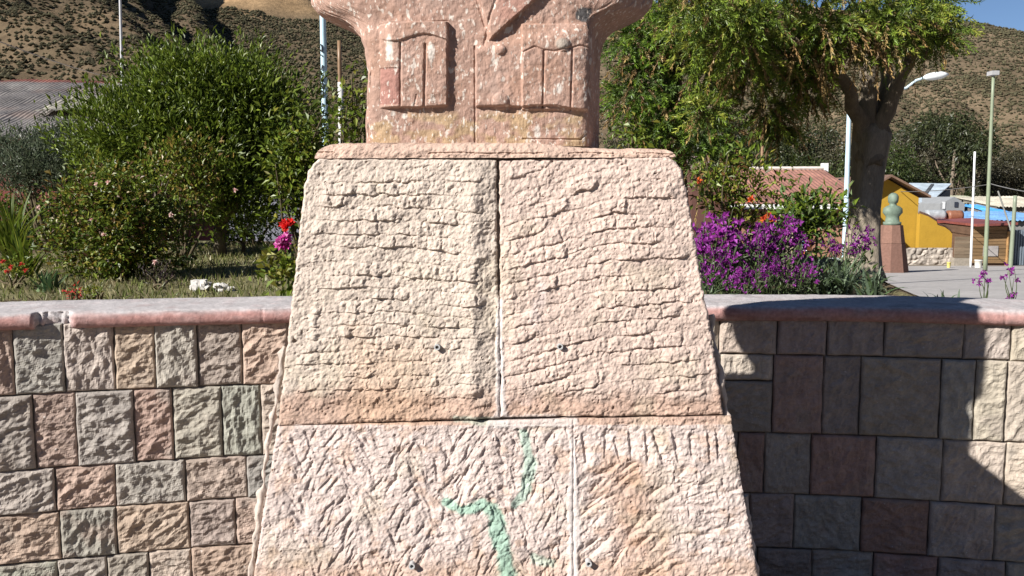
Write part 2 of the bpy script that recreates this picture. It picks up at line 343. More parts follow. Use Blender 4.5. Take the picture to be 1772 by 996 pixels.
# colours of the pedestal face
def mixc(c, k, col): return c * (1 - k[..., None]) + np.asarray(col) * k[..., None]
n1 = fbm(rpx / 60, rpy / 60, 81, 4); n2 = fbm(rpx / 25, rpy / 18, 82, 4)
C = np.ones((RH, RW, 3)) * np.array((.470, .398, .340))
C = mixc(C, 1. * UR, (.478, .378, .326)); C = mixc(C, 1. * (LL | LR), (.485, .405, .372))
C = mixc(C, np.clip(sm(rows_end - 30, rows_end + 16, rpy + 30 * n1) * (rpy < 733) * .85, 0, 1), (.395, .270, .210))
C = mixc(C, sm(545, 640, rpy + 60 * n1) * UL * sm(560, 640, rpx) * sm(800, 700, rpx) * .5, (.40, .27, .18))
C = mixc(C, np.clip(sm(.18, .5, n2 + .25 * n1) * (LL | LR) * .55, 0, 1), (.41, .285, .215))
C = mixc(C, np.exp(-((rpx - 1090 - .15 * (rpy - 860)) / 48) ** 2) * sm(770, 830, rpy) * LR * (.75 + .35 * n2), (.37, .235, .165))
C = mixc(C, sm(935, 985, rpy + 25 * n2) * (LL | LR) * .6, (.40, .275, .205))
C = mixc(C, sm(.25, .6, fbm(rpx / 80, rpy / 80, 91, 3)) * .35, (.40, .345, .26))
def pline(pts, w):
    d = np.full(rpx.shape, 1e9)
    for (ax, ay, aw), (bx_, by_, bw) in zip(pts[:-1], pts[1:]):
        dx, dy = bx_ - ax, by_ - ay; t = np.clip(((rpx - ax) * dx + (rpy - ay) * dy) / (dx * dx + dy * dy), 0, 1)
        d = np.minimum(d, np.hypot(rpx - ax - t * dx, rpy - ay - t * dy) / (aw + t * (bw - aw)))
    return sm(1.15, .55, d + .45 * n2 + .2 * fbm(rpx / 7, rpy / 7, 95, 2))
C = mixc(C, .6 * pline([(905, 745, 9), (918, 800, 12), (912, 845, 11), (890, 872, 7)], 1), (.22, .38, .31))
C = mixc(C, .75 * pline([(772, 866, 9), (800, 880, 9), (838, 868, 11), (858, 885, 17), (864, 925, 15), (874, 965, 14), (882, 1010, 18)], 1), (.20, .37, .29))
C = mixc(C, .6 * pline([(925, 962, 9), (955, 972, 10)], 1), (.28, .39, .33))
C = mixc(C, .55 * pline([(790, 722, 7), (850, 727, 9), (875, 732, 6)], 1), (.30, .39, .33))
wh = np.clip(pline([(866, 520, 5), (864, 600, 7), (866, 690, 10), (868, 725, 16)], 1) + pline([(850, 729, 10), (915, 728, 14), (990, 726, 10)], 1) * .8 + pline([(990, 760, 5), (991, 840, 8), (993, 910, 12), (992, 1000, 8)], 1), 0, 1)
C = mixc(C, .8 * wh, (.54, .49, .47)); H = H * (1 - .7 * wh)
C = mixc(C, .35 * sm(.3, .7, fbm(rpx / 30, rpy / 50, 97, 3)) * (rpx > 870) * (rpx < 960) * (rpy > 480) * (rpy < 700), (.52, .46, .46))
C *= (1 + .16 * n1 * .5 + .10 * fbm(rpx / 5, rpy / 5, 99, 2))[..., None]
def samp(A, px, py):
    x = np.clip(px - R0X, 0, RW - 1.01); y = np.clip(py - R0Y, 0, RH - 1.01); j = x.astype(int); i = y.astype(int); a = x - j; b = y - i
    if A.ndim == 3: a = a[..., None]; b = b[..., None]
    return (A[i, j] * (1 - a) + A[i, j + 1] * a) * (1 - b) + (A[i + 1, j] * (1 - a) + A[i + 1, j + 1] * a) * b
pedestal = thing("statue_pedestal", "tapering pedestal of pale pink chiselled stone slabs carrying the stone torso", "pedestal", (PX_, PYF + .3, 0))
SLABS = []
def slab(name, left, right, y0l, y0r, y1l, y1r, step, label=None, thick=.12, edge=.010, rag=2.2, seed=0):
    """one facing slab; left/right are (py, px) polylines, top and bottom edges run straight"""
    hgt = max(y1l - y0l, y1r - y0r); nr = int(min(hgt, 300 if y1l > 1100 else 9999) / step); v = np.linspace(0, 1, nr)
    if y1l > 1100: v = np.concatenate([v * .385, np.linspace(.39, 1, 60)]); nr = len(v)
    wdt = right[-1][1] - left[-1][1]; nc = int(wdt / step); u = np.linspace(0, 1, nc)
    la = np.array(left, float); ra = np.array(right, float)
    yl = y0l + v * (y1l - y0l); yr = y0r + v * (y1r - y0r)
    xl = np.interp(yl, la[:, 0], la[:, 1]) + rag * fbm(yl / 11, yl * 0 + seed, 3, 3); xr = np.interp(yr, ra[:, 0], ra[:, 1]) + rag * fbm(yr / 11, yr * 0 + seed + 9, 4, 3)
    px = xl[:, None] + u[None] * (xr - xl)[:, None]; py = yl[:, None] + u[None] * (yr - yl)[:, None]
    h = samp(H, px, py); c = samp(C, px, py)
    eu = np.minimum(px - px[:, :1], px[:, -1:] - px); ev = np.minimum(py - py[:1], py[-1:] - py); e = np.minimum(eu, ev)
    h = h - edge * .5 * np.clip(1 - e / 5, 0, 1) ** 2
    Vf = on_front(px, py); Vf[..., 1] -= h + .02
    Vb = Vf[[0] * nc + [], np.arange(nc)] if False else None
    ring = np.concatenate([np.arange(nc), np.arange(1, nr) * nc + nc - 1, (nr - 1) * nc + np.arange(nc - 2, -1, -1), np.arange(nr - 2, 0, -1) * nc])
    Vf = Vf.reshape(-1, 3); c = c.reshape(-1, 3); back = Vf[ring].copy(); back[:, 1] += thick; k = len(ring); n0 = len(Vf)
    side = np.stack([ring, n0 + np.arange(k), n0 + (np.arange(k) + 1) % k, np.roll(ring, -1)], -1)
    f = grid_faces(nr, nc)[:, ::-1]
    me = new_mesh(name, np.concatenate([Vf, back]), [f, side], np.concatenate([c, c[ring]]), False)
    o = part(name, me, M_ped, pedestal)
    if label: o["label"] = label
    SLABS.append(o); return o
slab("slab", [(274, 553), (282, 545), (296, 536), (325, 529), (520, 507), (733, 483)], [(274, 859), (500, 861), (520, 865), (733, 866.2)], 274, 277, 734, 721, 1.6, "left slab with level rows of chisel marks", seed=1)
slab("slab", [(276, 864.3), (500, 865.5), (720, 866.4)], [(272, 1154), (280, 1168), (294, 1178), (325, 1186), (500, 1215), (600, 1233), (717, 1251)], 277, 272, 719.5, 716, 1.6, "right slab with rising rows of chisel marks", seed=2)
slab("slab", [(734, 482), (996, 441), (1490, 360)], [(722, 992), (1490, 992)], 735.0, 722.0, 1490, 1490, 1.7, "lower left slab with herringbone cuts and green paint stains", seed=3, edge=.008, rag=1.2)
slab("slab", [(721, 991.6), (1490, 991.6)], [(719, 1263), (996, 1309), (1490, 1392)], 722, 718.5, 1490, 1490, 1.7, "lower right slab with upright and slanting cuts", seed=4, edge=.006, rag=1.2)
# cap course
nc, nr = 380, 18; u = np.linspace(0, 1, nc)
vv = np.linspace(0, 1, nr)[:, None]; q = np.sqrt(np.clip(1 - (1 - vv) ** 2, 0, 1))
px = (590 - 43 * q) + u[None] * ((1140 + 27 * q) - (590 - 43 * q))
ytop = 247.5 + sm(900, 1050, px[0]) * 10 + 1.6 * fbm(px[0] / 14, px[0] * 0, 3, 3); ybot = 274.5 + .8 * fbm(px[0] / 20, px[0] * 0, 5, 2) - .004 * (px[0] - 556)
py = ytop[None] + vv * (ybot - ytop)[None]
h = .006 * fbm(px / 24, py / 14, 7, 4) + .003 * fbm(px / 6, py / 6, 8, 2) - .004 * (np.abs(py - 266 - 2 * fbm(px / 40, px * 0, 2, 2)) < 1.6) * (vn(px / 60, px * 0, 4) > .35) - .02 * (1 - vv) ** 3
Vf = on_front(px, py); Vf[..., 1] -= h + .018
top = Vf[0].copy(); top[:, 1] += .62; top[:, 2] = PZT - .012; mid = Vf[0].copy(); mid[:, 1] += .05; mid[:, 2] += .004
bot = Vf[-1].copy(); bot[:, 1] += .62
A = np.concatenate([top[None], mid[None], Vf, bot[None]]); cc = np.array((.455, .33, .265)) * (1 + .2 * fbm(px / 30, py / 14, 12, 3))[..., None]
cc = np.concatenate([cc[:1], cc[:1], cc, cc[-1:]])
part("cap_course", new_mesh("cap_course", A.reshape(-1, 3), [grid_faces(nr + 3, nc)[:, ::-1]], cc.reshape(-1, 3), False), M_ped, pedestal)
# core and rough side and back slabs
def ring_at(z, ins): # half width, front y, back y
    k = BAT * (PZT - z); return .478 + k - ins, PYF - k + ins, PYF + .66 + k - ins
w1, f1, b1 = ring_at(PZT, .012); w0, f0, b0 = ring_at(0, .012)
m = MB(); m.hexa([(PX_ - w0, f0, 0), (PX_ + w0, f0, 0), (PX_ + w0, b0, 0), (PX_ - w0, b0, 0), (PX_ - w1, f1, PZT - .02), (PX_ + w1, f1, PZT - .02), (PX_ + w1, b1, PZT - .02), (PX_ - w1, b1, PZT - .02)], (.40, .33, .28))
part("core", m.mesh("core"), M_mortar, pedestal)
def side_slab(s, z0, z1, nm="side_slab"):
    nz, ny = int((z1 - z0) / .012), 60; z = np.linspace(z0, z1, nz)[:, None]; t = np.linspace(0, 1, ny)[None]
    wv, fv, bv = ring_at(z, 0); yy = fv + .045 + t * (bv - fv - .05)
    hh = .012 + .008 * fbm(yy * 30, z * 30 + s * 7, 5, 4) - .02 * (np.minimum(np.minimum(t, 1 - t) * 30, np.minimum(z - z0, z1 - z) * 40) < .5)
    A = np.stack([PX_ + s * (wv + hh - .004) + 0 * yy, yy, z + 0 * yy], -1)
    f = grid_faces(nz, ny); f = f if s > 0 else f[:, ::-1]
    part(nm, new_mesh(nm, A.reshape(-1, 3), f, (np.array((.45, .36, .30)) * (1 + .2 * fbm(yy * 9, z * 9, 6, 3))[..., None]).reshape(-1, 3)), M_ped, pedestal)
for s in (-1, 1):
    side_slab(s, .02, 1.118); side_slab(s, 1.124, PZT - .02)
nz = 120; z = np.linspace(.02, PZT - .02, nz)[:, None]; t = np.linspace(-1, 1, 90)[None]; wv, fv, bv = ring_at(z, 0)
A = np.stack([PX_ + t * wv, bv + .008 + .007 * fbm(t * 20, z * 25, 7, 4), z + 0 * t], -1)
part("back_slab", new_mesh("back_slab", A.reshape(-1, 3), grid_faces(nz, 90)[:, ::-1], np.tile((.45, .36, .3), (nz * 90, 1))), M_ped, pedestal)
# mortar beads squeezed out at the front corners
for nm_pts, dx in (([(600, 491), (650, 483), (690, 476), (740, 467), (800, 458), (870, 449), (940, 440), (1010, 430), (1200, 401)], 1), ([(545, 1231), (590, 1238), (640, 1247), (700, 1255), (730, 1262)], 1), ([(860, 1290), (930, 1300), (1000, 1312), (1200, 1347)], 1)):
    a = np.array(nm_pts, float); yy = np.linspace(a[0, 0], a[-1, 0], int((a[-1, 0] - a[0, 0]) / 4)); xx = np.interp(yy, a[:, 0], a[:, 1]) + 4.0 * fbm(yy / 24, yy * 0, 5, 4)
    xx = xx if dx == 1 else xx + .6 * (np.interp(yy, a[:, 0], a[:, 1]) - xx)
    pth = on_front(xx, yy); pth[:, 1] += .012 if dx == 1 else -.0150
    m = MB(); m.tube(pth, .0085 * np.clip(.75 + 1.1 * fbm(yy / 22, yy * 0 + 4, 6, 4), .12, 1.6), 12, (.46, .39, .34), .7, 3); part("mortar_bead", m.mesh("mortar_bead", True), M_mortar, pedestal)
# cut pipe ends let into the face
for k_, (px, py) in enumerate(((758, 597), (968, 596), (715, 971), (1017, 967))):
    c = on_front(px, py); r0, r1 = .0048, .0082; an = np.arange(16) / 16 * 2 * math.pi; fy = -.034
    prof = [(r1, .02), (r1, fy), (r0, fy), (r0, .0)]
    A = np.array([[(c[0] + r * math.cos(t), c[1] + y, c[2] + r * math.sin(t)) for t in an] for r, y in prof])
    m = MB(); m.add(A.reshape(-1, 3), grid_faces(4, 16, 0, True), (.42, .42, .42)); m.add(np.concatenate([A[3], [(c[0], c[1], c[2])]]), [[i, (i + 1) % 16, 16] for i in range(16)], (.01, .01, .01))
    part("pipe_end", m.mesh("pipe_end"), M_paint, SLABS[k_])

# ------------------------------------------------------------------ stone torso on the pedestal
TX0, TY0, TW, TH = 480, -40, 720, 310
tpx, tpy = np.meshgrid(np.arange(TW) + TX0, np.arange(TH) + TY0); tpx = tpx.astype(float); tpy = tpy.astype(float)
def softbox(x0, x1, y0, y1, e=1.5):
    return np.clip(np.minimum(np.minimum(tpx - x0, x1 - tpx), np.minimum(tpy - y0, y1 - tpy)) / e + .5, 0, 1)
def groove(pts, w):
    d = np.full(tpx.shape, 1e9)
    for (ax, ay), (bx_, by_) in zip(pts[:-1], pts[1:]):
        dx, dy = bx_ - ax, by_ - ay; t = np.clip(((tpx - ax) * dx + (tpy - ay) * dy) / (dx * dx + dy * dy + 1e-6), 0, 1); d = np.minimum(d, np.hypot(tpx - ax - t * dx, tpy - ay - t * dy))
    return np.clip(1 - d / w, 0, 1)
T = .003 * fbm(tpx / 40, tpy / 40, 3, 3) + .0022 * fbm(tpx / 9, tpy / 9, 4, 3)
wq = 1.5 * fbm(tpx / 30, tpy / 30, 9, 2)
T += .016 * softbox(657 + wq, 775 + wq, 38, 187 + wq - (tpx - 657) * .03, 2.5) * sm(655, 690, tpx) ** .5            # pocket on the left
T += .006 * softbox(657, 775, 38, 66 + 6 * np.sin((tpx - 655) / 17.), 2) * sm(650, 680, tpx)
T -= .007 * groove([(694, 74), (694, 184)], 2.5) + .009 * groove([(737, 78), (735, 184)], 3) + .004 * groove([(722, 165), (718, 184)], 2)
T -= .004 * groove([(658, 42), (775, 36)], 2)
T -= .003 * softbox(657, 694, 118, 182, 1)
hem = 184 + (tpx > 960) * (tpx - 960) * .14 + wq
T += .012 * np.clip((hem - tpy) / 2.5 + .5, 0, 1) * np.clip((tpx - 823 - .5 * wq) / 2 + .5, 0, 1) * sm(70, 95, tpy + .2 * (tpx - 823))   # lapped coat front
T -= .006 * groove([(822, 80), (822, 245)], 2.2)
T += .008 * softbox(903, 1032, 42, 190, 3); T -= .008 * groove([(941, 90), (939, 186)], 2.6) + .008 * groove([(990, 88), (987, 190)], 2.6)
T -= .005 * groove([(905, 92), (925, 82), (940, 88), (958, 90), (990, 84), (1002, 80), (1028, 86)], 2.2)
for bx_, by_, r, hh in ((865, 86, 10, .008), (866, 176, 15, .008), (973, 78, 13, .009)): T += hh * np.sqrt(np.clip(1 - ((tpx - bx_) ** 2 + (tpy - by_) ** 2) / r ** 2, 0, 1))
lx = 838 + (78 - tpy) * 1.12                        # right lapel edge
T += .018 * np.clip((lx - tpx) / 2.5 + .5, 0, 1) * (tpx > 800) * sm(84, 70, tpy) * np.clip((tpx - (838 + (46 - tpy) * -.3)) / 8, 0, 1)
T -= .008 * groove([(840, 46), (824, -10)], 3) + .005 * groove([(838, 78), (848, 30), (866, -20)], 3)
T -= .006 * groove([(905, 240), (1005, 241), (1018, 228)], 1.6)
TC = np.ones((TH, TW, 3)) * np.array((.355, .232, .185))
nb = fbm(tpx / 50, tpy / 50, 13, 4)
TC = mixc(TC, sm(.0, .6, nb) * .5, (.32, .19, .135)); TC = mixc(TC, sm(-.1, -.6, nb) * .5, (.36, .265, .225))
TC = mixc(TC, sm(185, 205, tpy) * sm(.0, .4, fbm(tpx / 30, tpy / 22, 14, 3) + .15) * .55, (.40, .30, .155))
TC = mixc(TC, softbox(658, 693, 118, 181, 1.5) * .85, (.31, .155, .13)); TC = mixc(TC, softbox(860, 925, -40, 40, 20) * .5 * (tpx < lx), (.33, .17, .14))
sp = np.hypot((tpx - 1010) / 1.2, tpy - 24) + 6 * fbm(tpx / 8, tpy / 8, 15, 2); TC = mixc(TC, sm(15, 10, sp), (.10, .095, .095))
for a_, b_, w_, h_ in ((675, 86, 6, 22), (747, 92, 6, 17), (967, 155, 5, 9), (930, 228, 5, 12), (700, 200, 5, 5), (680, 196, 4, 4)): TC = mixc(TC, sm(1.2, .7, np.hypot((tpx - a_) / w_, (tpy - b_) / h_) + .3 * fbm(tpx / 5, tpy / 5, 16, 2)) * .9, (.60, .55, .5))
TC = mixc(TC, sm(1.2, .7, np.hypot((tpx - 972) / 12, (tpy - 78) / 10)) * .5, (.36, .38, .34))
# cross-sections: py -> half width (px), centre
prof = np.array([(252, 209, 838), (245, 210, 838), (200, 211, 838), (120, 209, 841), (80, 213, 839), (55, 220, 836), (38, 232, 833), (22, 255, 830), (10, 285, 830), (0, 304, 830), (-15, 316, 830), (-60, 322, 830), (-160, 312, 830), (-225, 285, 832), (-262, 235, 834), (-285, 170, 836), (-300, 110, 838), (-320, 88, 838), (-370, 84, 838)], float)[::-1]
pyv = np.concatenate([np.linspace(-370, -45, 60), np.linspace(-40, 252, 210)])
hw = np.interp(pyv, prof[:, 0], prof[:, 1]); cxp = np.interp(pyv, prof[:, 0], prof[:, 2])
hw = np.convolve(np.pad(hw, 2, 'edge'), np.ones(5) / 5, 'valid')
a = np.linspace(0, 2 * math.pi, 8001)[:-1]; NS = 560
def section(ne):
    ux_ = np.sign(np.cos(a)) * np.abs(np.cos(a)) ** (2 / ne); uy_ = np.sign(np.sin(a)) * np.abs(np.sin(a)) ** (2 / ne)
    seg = np.hypot(np.diff(np.append(ux_, ux_[0])), np.diff(np.append(uy_, uy_[0])) * .6) * np.where(uy_ < 0.3, 3.2, 1.0)
    cs = np.concatenate([[0], np.cumsum(seg)]); tt_ = np.linspace(0, cs[-1], NS + 1)[:-1]
    return np.interp(tt_, cs, np.append(ux_, ux_[0])), np.interp(tt_, cs, np.append(uy_, uy_[0])), tt_
ua, va, tt = section(13.); ub, vb, _ = section(4.5); kb = sm(70, 5, pyv)[:, None]
ux = ua[None] * (1 - kb) + ub[None] * kb; uy = va[None] * (1 - kb) + vb[None] * kb
DT = 2.45; pz = at(cxp, pyv, DT)[:, 2]; wm = hw * DT / F / (ct + (CY - pyv) / F * st) ; cxm = at(cxp, pyv, DT)[:, 0]
dep = np.interp(pyv, [-370, -310, -280, -200, 0, 252], [.12, .13, .17, .23, .235, .225])
X = cxm[:, None] + wm[:, None] * ux * (1 - .115 * (ux > 0) * sm(-.1, -.93, uy) * sm(0, 50, pyv)[:, None]) * (1 - .30 * np.clip(uy, 0, 1) ** 2); lat = np.abs(X - cxm[:, None])
dl = dep[:, None] * (1 - .34 * sm(.37, .5, lat)); Y = DT + .235 + dl * uy
rpx2, rpy2 = project(np.stack([X, Y, pz[:, None] + 0 * X], -1))
def tsamp(A, px, py):
    x = np.clip(px - TX0, 0, TW - 1.01); y = np.clip(py - TY0, 0, TH - 1.01); j = x.astype(int); i = y.astype(int); a_ = x - j; b_ = y - i
    if A.ndim == 3: a_ = a_[..., None]; b_ = b_[..., None]
    return (A[i, j] * (1 - a_) + A[i, j + 1] * a_) * (1 - b_) + (A[i + 1, j] * (1 - a_) + A[i + 1, j + 1] * a_) * b_
isf = (uy < -.93) & (rpx2 > TX0 + 2) & (rpx2 < TX0 + TW - 3)
hT = np.where(isf, tsamp(T, rpx2, rpy2), .004 * fbm(tt[None] * 9, pz[:, None] * 22, 19, 4))
Y = Y - hT * np.clip(-uy, .0, 1); X = X + np.where(isf, 0, hT * ux)
cT = np.where(isf[..., None], tsamp(TC, rpx2, rpy2), np.array((.345, .225, .178)) * (1 + .2 * fbm(X * 9, pz[:, None] * 9 + Y * 7, 20, 3))[..., None])
m = MB(); nr = len(pyv); Vt = np.stack([X, Y, pz[:, None] + 0 * X], -1)
Vt[:, :, 2] += 0
m.add(np.concatenate([Vt.reshape(-1, 3), Vt[:1].mean(1), Vt[-1:].mean(1)]), [grid_faces(nr, NS, 0, True), np.array([[nr * NS, (i + 1) % NS, i] for i in range(NS)]), np.array([[nr * NS + 1, (nr - 1) * NS + i, (nr - 1) * NS + (i + 1) % NS] for i in range(NS)])], np.concatenate([cT.reshape(-1, 3), cT[0, :2]]))
# head (above the picture): lofted with brow, nose, chin and hair mass
hz = np.linspace(0, 1, 70)[:, None]; ph = np.linspace(0, 2 * math.pi, 97)[:-1][None]
rr = np.interp(hz, [0, .06, .15, .35, .55, .75, .9, .97, 1], [.03, .085, .118, .142, .15, .148, .11, .06, .004])
fx = np.sin(ph); fy = -np.cos(ph); fr = np.clip(np.cos(ph), 0, 1)
bump = .055 * np.exp(-((ph + math.pi) % (2 * math.pi) - math.pi) ** 2 / .02) * np.interp(hz, [.3, .36, .42, .56, .6], [0, 1, .9, .25, 0])
bump += .012 * np.exp(-((hz - .6) / .03) ** 2) * fr ** 2 + .012 * np.exp(-((hz - .24) / .025) ** 2) * np.exp(-((ph + math.pi) % (2 * math.pi) - math.pi) ** 2 / .12) + .02 * np.exp(-((hz - .08) / .06) ** 2) * fr ** 3
for s in (-1, 1):
    q = ((ph - s * .42 + math.pi) % (2 * math.pi)) - math.pi; bump -= .014 * np.exp(-(q / .14) ** 2 - ((hz - .53) / .03) ** 2)
    q = ((ph - s * 1.62 + math.pi) % (2 * math.pi)) - math.pi; bump += .028 * np.exp(-(q / .13) ** 2 - ((hz - .47) / .09) ** 2)
bump += .014 * np.where((hz > .68) | ((fr < .05) & (hz > .3)), 1, 0) * (.7 + .3 * fbm(ph * 5, hz * 20, 3, 2))
zb = float(pz[0]) - .05; r2 = rr + bump
Vh = np.stack([cxm[0] + r2 * fx * .86, DT + .21 + r2 * fy * 1.08, zb + hz * .40 + 0 * fx], -1).reshape(-1, 3)
m.add(Vh, grid_faces(70, 96, 0, True), (.345, .225, .178))
statue = solo("stone_statue", m.mesh("stone_statue", False, (cxm[-1], DT + .235, float(pz[-1]))), M_bust, "reddish stone military torso with carved chest pockets, lapels and lichen specks", "statue"); statue.location = (cxm[-1], DT + .235, float(pz[-1]))

# ------------------------------------------------------------------ curved retaining wall
WXC, WR = .35, 9.0; WYC = 3.96 - WR
def on_wall(px, py, R=WR):
    p = at(px, py, 1.0); dx, dy = p[..., 0], p[..., 1]; dz = p[..., 2] - CAMZ
    A_ = dx * dx + dy * dy; B_ = -2 * (dx * WXC + dy * WYC); C_ = WXC ** 2 + WYC ** 2 - R * R
    t = (-B_ + np.sqrt(B_ * B_ - 4 * A_ * C_)) / (2 * A_); return np.stack([np.arctan2(dx * t - WXC, dy * t - WYC) * R, CAMZ + dz * t], -1)
def wallpt(s, z, R=WR): return np.stack([WXC + R * np.sin(s / WR), WYC + R * np.cos(s / WR), z + 0 * s], -1)
wall = thing("retaining_wall", "curved retaining wall of rough-dressed mixed stone blocks behind the pedestal", "wall", (WXC, 3.96, 0))
sc = np.linspace(-5.6, 5.4, 80)
A = np.concatenate([wallpt(sc, 0 * sc, WR + .022), wallpt(sc, 0 * sc + 1.262, WR + .022), wallpt(sc, 0 * sc + 1.262, WR + .42), wallpt(sc, 0 * sc, WR + .42)])
part("backing", new_mesh("backing", A, [grid_faces(4, 80)[:, ::-1]], np.tile((.17, .155, .14), (320, 1))), M_mortar, wall)
KINDS = {'g': (.275, .250, .222), 'p': (.300, .226, .188), 'e': (.250, .238, .208), 't': (.320, .268, .222), 'c': (.350, .308, .250), 'r': (.272, .192, .160), 'd': (.268, .228, .200)}
scount = [0]
def stone(s0, s1, z0, z1, kind, relief=.018, res=.0065, proud=None):
    scount[0] += 1; k = scount[0]; rs_ = np.random.RandomState(k)
    g = rs_.uniform(.0012, .0034); s0 += g; s1 -= g; z0 += g; z1 -= g
    nc = max(int((s1 - s0) / res), 5); nr = max(int((z1 - z0) / res), 5)
    s = np.linspace(s0, s1, nc)[None] + np.zeros((nr, 1)); z = np.linspace(z0, z1, nr)[:, None] + np.zeros((1, nc))
    jl = .004 * fbm(z * 18, z * 0 + k, 3, 3); jt = .004 * fbm(s * 18, s * 0 + k, 4, 3)
    u = (s - s0) / (s1 - s0); w = (z - z0) / (z1 - z0)
    s2 = s + jl * (1 - 2 * np.minimum(u, 1 - u)) * .8; z2 = z + jt * (1 - 2 * np.minimum(w, 1 - w)) * .8
    e = np.minimum(np.minimum(s - s0, s1 - s), np.minimum(z - z0, z1 - z))
    ang = rs_.uniform(-.5, .5) + (math.pi / 2 if rs_.rand() < .35 else 0); U = s * math.cos(ang) + z * math.sin(ang); W2 = -s * math.sin(ang) + z * math.cos(ang)
    big = fbm(U * 11 + k, W2 * 24 + 2 * k, 3, 3); ch = np.abs(fbm(U * 17 + 3 * k, W2 * 42, 7, 2)); fn = fbm(s * 75, z * 75 + k, 8, 3)
    Uw = U + .012 * fbm(s * 16, z * 16 + k, 17, 2); Ww = W2 + .010 * fbm(s * 16 + 9, z * 16 + k, 18, 2)
    h = (relief * (.75 * big - .35 * ch + .2 + .95 * (scoop(Uw * 15 + k, Ww * 26 + k, 5) - .4) + .28 * (scoop(U * 45, W2 * 60 + k, 6) - .4)) + .004 * fn) * np.clip(e / .018, 0.1, 1) ** .7 - .012 * np.clip(1 - e / .012, 0, 1) ** 2
    pr = rs_.uniform(.0, .012) if proud is None else proud
    Vf = wallpt(s2, z2, WR - pr - h).reshape(-1, 3) if False else np.stack([WXC + (WR - pr - h) * np.sin(s2 / WR), WYC + (WR - pr - h) * np.cos(s2 / WR), z2], -1).reshape(-1, 3)
    base = np.array(KINDS[kind]) * 1.1 * rs_.uniform(.88, 1.14) * (1 + .035 * rs_.uniform(-1, 1, 3))
    sec = np.array(KINDS['pgtd'[rs_.randint(4)]]); kk = sm(.1, .7, fbm(s * 9 + k, z * 9, 12, 3))[..., None] * .55
    col = (base * (1 - kk) + sec * kk) * (1 + .12 * fbm(s * 40, z * 40, 13, 2))[..., None]
    ring = np.concatenate([np.arange(nc), np.arange(1, nr) * nc + nc - 1, (nr - 1) * nc + np.arange(nc - 2, -1, -1), np.arange(nr - 2, 0, -1) * nc])
    zz = Vf[ring]; back = zz + np.stack([np.sin(s2.ravel()[ring] / WR), np.cos(s2.ravel()[ring] / WR), 0 * ring], -1) * .06; n0 = len(Vf); kq = len(ring)
    side = np.stack([ring, n0 + np.arange(kq), n0 + (np.arange(kq) + 1) % kq, np.roll(ring, -1)], -1)[:, ::-1]
    cf = col.reshape(-1, 3); me = new_mesh("stone", np.concatenate([Vf, back]), [grid_faces(nr, nc), side], np.concatenate([cf, cf[ring]]))
    part("stone", me, M_wall, wall)
ZT = 1.262
def zl(x6, y6): return on_wall(x6 / 1.969, y6 / 1.969 + 490)
def zr(x7, y7): return on_wall(1200 + x7 / 1.969, y7 / 1.969 + 490)
# left rows: stone joints read from the photograph (zoom coordinates), row heights as level courses
rowsL = [([-120, 48, 220, 392, 532, 675, 828, 985], [(55, 390), (398, 365), (832, 338)], "pdgrgdtg"[0:]),
         ([-160, 118, 264, 460, 592, 759, 894, 1040], [(0, 640), (465, 608), (895, 590)], "grgpgetg"),
         ([-200, 188, 394, 632, 843, 1000], [(0, 790), (395, 757), (850, 740)], "gptcg"),
         ([-180, 207, 398, 647, 806, 1000], [(0, 965), (400, 920), (860, 892)], "petdp"),
         ([-190, 200, 368, 511, 655, 880], [(0, 1130), (400, 1085), (860, 1050)], "gpgtg")]
kindsL = ["pegpgdpg", "gpgpgetg", "gpgteg", "pepdpg", "egdtpg"]
ztop = ZT; rowz = []
zbL = []
for (xs_, bl, _), kd in zip(rowsL, kindsL):
    zb_ = float(np.mean([zl(x, y)[1] for x, y in bl])); zbL.append(zb_)
    ymid = float(np.mean([y for _, y in bl])) - 60
    ss = [float(zl(x, ymid)[0]) for x in xs_]
    for i in range(len(ss) - 1): stone(ss[i], ss[i + 1], zb_, ztop, kd[i % len(kd)])
    s = ss[0]; rs = np.random.RandomState(int(ztop * 1000))
    while s > -5.5:
        w_ = rs.uniform(.2, .34); stone(s - w_, s, zb_, ztop, "gpetd"[rs.randint(5)], res=.02); s -= w_
    SR = ss[-1]; rowz.append((zb_, ztop, SR)); ztop = zb_
while ztop > .03:
    zb_ = max(ztop - .2, .004); s = -.2; rs = np.random.RandomState(int(ztop * 999))
    while s > -5.5:
        w_ = rs.uniform(.2, .34); stone(s - w_, s, zb_, ztop, "gpetd"[rs.randint(5)], res=.02); s -= w_
    rowz.append((zb_, ztop, -.2)); ztop = zb_
SMID = .36                                    # hidden behind the pedestal: left courses end, right courses begin
for zb_, zt_, s in rowz:
    rs = np.random.RandomState(int(zt_ * 777))
    while s < SMID - .1:
        w_ = min(rs.uniform(.2, .34), SMID - s); w_ = SMID - s if SMID - s - w_ < .1 else w_
        stone(s, s + w_, zb_, zt_, "gpetd"[rs.randint(5)], res=.02); s += w_
rowsR = [([88, 285, 455, 650, 923, 1086, 1260], [(180, 243), (600, 250), (1085, 262)], "cddddcp"),
         ([268, 438, 565, 838, 955, 1062, 1215], [(270, 512), (565, 518), (1050, 540)], "rddgccp"),
         ([150, 240, 398, 620, 845, 1062, 1240], [(240, 722), (600, 735), (1126, 752)], "rgrgcc"),
         ([190, 340, 570, 800, 1025, 1250], [(340, 910), (700, 925), (1100, 945)], "dgrgg"),
         ([215, 400, 610, 830, 1060, 1260], [(340, 1110), (700, 1120), (1100, 1140)], "dgrdg")]
ztop = ZT
